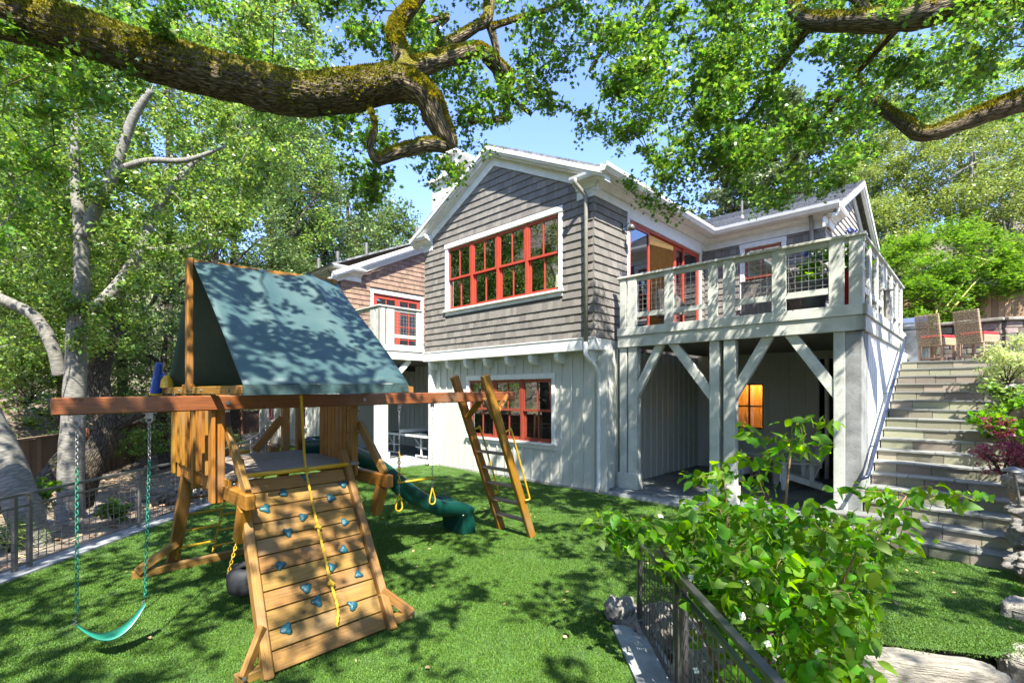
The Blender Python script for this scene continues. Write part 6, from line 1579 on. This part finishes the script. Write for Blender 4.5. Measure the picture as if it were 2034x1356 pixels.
c = at(1728, 300, 30); tree('dark evergreen behind the back roof gable peak', (c.x, c.y, 4), (c.x, c.y, c.z+3), .25, [(tuple(c), (2.1, 2.1, 4.2), 1)], 90, .9, 110, .2, L_hill, B_dark, name='evergreen_tree')
# pine with bare trunk and needle sprays
def pine(px, y0, y1, Y, lab):
    b = at(px, 470, Y); t = empty('pine_tree', (b.x, b.y, gh(b.x, b.y)-.2), 0, lab, 'pine tree'); top = at(px, y0, Y)-t.location; mb = MB()
    mb.tube([(0, 0, 0), tuple(top*.6), tuple(top)], [.32, .2, .06], 10); C = []
    z0 = (at(px, y1, Y)-t.location).z
    for i in range(46):
        f_ = i/46; z = z0+(top.z-z0)*f_; a = i*2.4+random.random(); L = (1-f_)*3.3+.6; e = Vector((math.cos(a)*L, math.sin(a)*L, z+random.uniform(-.3, .5)))
        mb.tube([(top.x*z/top.z, top.y*z/top.z, z), tuple(e*.5+Vector((0, 0, z*.5-.15))), tuple(e)], [.05, .035, .012], 5)
        for k in range(5): C.append(tuple(Vector((0, 0, z)).lerp(e, .35+.65*k/4)+Vector(rng.normal(size=3))*.15))
    mb.build('trunk', B_dark, t); leaves('crown', cluster_pts(C, .42*np.ones(len(C)), 70, 5), .24, T_NEED if False else T_QUAD, L_pine, t, flat=.1)
    return t
pine(1560, 185, 400, 31, 'tall grey green pine behind the back roof'); pine(1480, 290, 420, 34, 'smaller pine sapling left of the tall pine behind the back roof')

# planting right of the stairs
bush('cream edged variegated shrub at the top right of the stairs', 2000, 716, 8.9, .52, 3000, .05, L_var, m=30, tpl=T_OVAL)
bush('leafy green shrub hanging over the right edge of the middle stairs', 2018, 840, 7.6, .52, 1500, .085, L_dog, m=16, tpl=T_OVAL)
bush('blue green shrub beside the upper stairs', 2005, 785, 8.2, .34, 800, .08, L_left, m=12, tpl=T_OVAL)
bush('purple red leaved barberry spilling onto the stairs', 1992, 900, 6.9, .36, 1500, .04, L_red, m=18)
bush('small red leaved shrub above the barberry beside the stairs', 1985, 848, 7.4, .2, 350, .045, L_red, m=10)
bush('small green plant between the boulders at the right edge', 2030, 1180, 5.3, .12, 120, .06, L_dog, m=6)

T_OVAL2 = (np.array([[0, 0, 0], [.2, .23, .04], [.45, .31, .05], [.8, .15, -.05], [1.02, 0, -.16], [.8, -.15, -.05], [.45, -.31, .05], [.2, -.23, .04], [.5, 0, -.01]]), [[0, 1, 8], [1, 2, 8], [2, 3, 4, 8], [8, 4, 5, 6], [8, 6, 7], [8, 7, 0]])
# --- dogwood in front
dg = empty('dogwood_shrub', (1.95, 3.55, -.36), 0, 'large bright green dogwood with white flowers beside the metal fence', 'shrub'); db = dg.location.copy()
TI = [ # px, py, Y, half width px, half height px, leaves
 (1575, 850, 3.9, 95, 20, 95), (1530, 868, 3.9, 50, 16, 40), (1500, 925, 3.8, 85, 22, 90), (1600, 910, 3.9, 80, 22, 80), (1440, 955, 3.7, 60, 25, 60), (1390, 1010, 3.7, 50, 30, 60), (1470, 990, 3.7, 90, 25, 100),
 (1240, 1025, 3.9, 70, 22, 80), (1300, 1060, 3.7, 90, 30, 130), (1235, 1062, 3.8, 50, 20, 55), (1400, 1070, 3.5, 110, 35, 170), (1550, 1040, 3.6, 120, 35, 180), (1640, 1060, 3.5, 90, 40, 130),
 (1750, 990, 3.9, 80, 25, 100), (1830, 975, 4.1, 80, 22, 75), (1880, 1005, 4.2, 65, 28, 65), (1760, 1050, 3.6, 60, 45, 75), (1700, 1090, 3.4, 70, 45, 95),
 (1390, 1130, 3.3, 80, 40, 110), (1500, 1130, 3.3, 110, 50, 200), (1600, 1150, 3.2, 110, 50, 180), (1440, 1200, 3.3, 70, 50, 110), (1550, 1220, 3.3, 110, 55, 200), (1650, 1230, 3.2, 80, 50, 120), (1690, 1170, 3.3, 60, 40, 70), (1660, 1280, 3.1, 70, 40, 80),
 (1560, 1300, 3.2, 110, 50, 180), (1640, 1320, 3.0, 80, 40, 120), (1450, 1290, 3.4, 60, 50, 70), (1690, 1340, 2.9, 60, 35, 70), (1550, 1370, 3.0, 120, 40, 120), (1500, 1000, 4.2, 130, 60, 150), (1600, 1100, 3.9, 130, 60, 180), (1480, 1180, 3.9, 90, 80, 150)]
Pd = []; Cd = []
for px, py, Y, hw, hh, n in TI:
    for k in range(max(3, n//(12 if py < 1030 else 7))):
        c = at(px+random.uniform(-1, 1)*hw, py+random.uniform(-1, 1)*hh, Y+random.uniform(-.28, .28))-db; Cd.append(tuple(c))
        for j in range(7): Pd.append(tuple(c+Vector((random.gauss(0, .05), random.gauss(0, .05), random.gauss(0, .02)))))
leaves('foliage', Pd, .094, T_OVAL2, L_dog, dg, flat=.3, droop=.7, sv=.4)
st_n = []; mb = MB()
for px, py, tx, ty, Y in ((1485, 1290, 1575, 850, 3.8), (1500, 1300, 1440, 960, 3.6), (1520, 1300, 1640, 1060, 3.5), (1540, 1300, 1800, 985, 3.9), (1470, 1290, 1290, 1050, 3.7), (1510, 1310, 1600, 1150, 3.2), (1480, 1310, 1400, 1130, 3.4), (1530, 1310, 1700, 1100, 3.3)):
    a = at(px, py, 3.55)-db; a.z = 0; e = at(tx, ty, Y)-db; m_ = a.lerp(e, .55)+Vector((random.uniform(-.08, .08), .05, .05)); q = spline([a, m_, e], 6); mb.tube(q, lerpr([.020, .013, .006], 6), 7); st_n += q
wire_up(st_n, Cd, mb, r0=.0035, wob=.08, n=4); mb.build('stems', mat('dogwood_bark', (.20, .12, .055), .7), dg, smooth=True)
V = []; F = []
for i in range(28):
    if i < 18: px, py = random.uniform(1370, 1700), random.uniform(1130, 1345)
    else: px, py = random.uniform(1290, 1770), random.uniform(1015, 1095)
    c = at(px, py, random.uniform(2.95, 3.35) if i < 18 else random.uniform(3.3, 3.6))-db; n_ = Vector((random.uniform(-.4, .4), -.9 if i < 18 else -.35, random.uniform(.3, 1))).normalized(); x = n_.orthogonal().normalized(); y = n_.cross(x); r0 = random.uniform(.02, .03)
    for k in range(4):
        a = k*1.5708+random.uniform(-.1, .1); d = x*math.cos(a)+y*math.sin(a); e = x*-math.sin(a)+y*math.cos(a); b = len(V)
        V += [tuple(c), tuple(c+d*r0*.6+e*r0*.45+n_*.004), tuple(c+d*r0+n_*-.003), tuple(c+d*r0*.6-e*r0*.45+n_*.004)]; F.append([b, b+1, b+2, b+3])
me = bpy.data.meshes.new('flowers'); me.from_pydata(V, [], F); me.materials.append(L_flow); fo = bpy.data.objects.new('flowers', me); COL.objects.link(fo); fo.parent = dg; fo['kind'] = 'stuff'
# moss tufts standing on the big limbs
M_moss = mat('moss', (.235, .21, .024), .9, var=.5, huevar=.03, nscale=3, col2=(.09, .11, .015), trans=.2)
def moss(root, thr, dens, seed):
    P = []; D = []
    for o in list(root.children):
        if not (o.name.startswith('limb')): continue
        for p in o.data.polygons:
            if p.area < 1e-7: continue
            n_ = p.normal; q = p.center; g = n_.z*.75+noise.noise(q*1.7+Vector((seed, 0, 0)))*.8+noise.noise(q*6)*.35
            if g < thr: continue
            k = p.area*dens; k = int(k)+(random.random() < k-int(k))
            vs = [o.data.vertices[i].co for i in p.vertices]
            for _ in range(k):
                a, b = random.random(), random.random(); c = (vs[0]*(1-a)+vs[1]*a)*(1-b)+(vs[3 % len(vs)]*(1-a)+vs[2]*a)*b
                P.append(tuple(c-n_*.004)); D.append(tuple(n_+Vector((0, 0, .3))))
    print('moss', len(P))
    leaves('moss', P, .022, T_QUAD, M_moss, root, dirs=D, sv=.6)
moss(oak, .10, 11000, 0); moss(oak2, .18, 7000, 4)
# --- trees behind the camera (they stand round the yard and mirror in the panes)
for i, (x, y, z, r) in enumerate(((-9, -9, 4, 4.5), (-2, -12, 4.5, 5), (6, -10, 4, 4.5), (12, -4, 4, 4))):
    tree(('tree behind the viewer on the left', 'broad tree directly behind the viewer', 'tree behind the viewer on the right', 'tree far right behind the viewer')[i], (x, y, -.3), (x, y, z+1), .3, [((x, y, z), (r, r*.7, r*.8), 1)], 80, 1.1, 90, .30, L_left, B_dark, name='garden_tree')
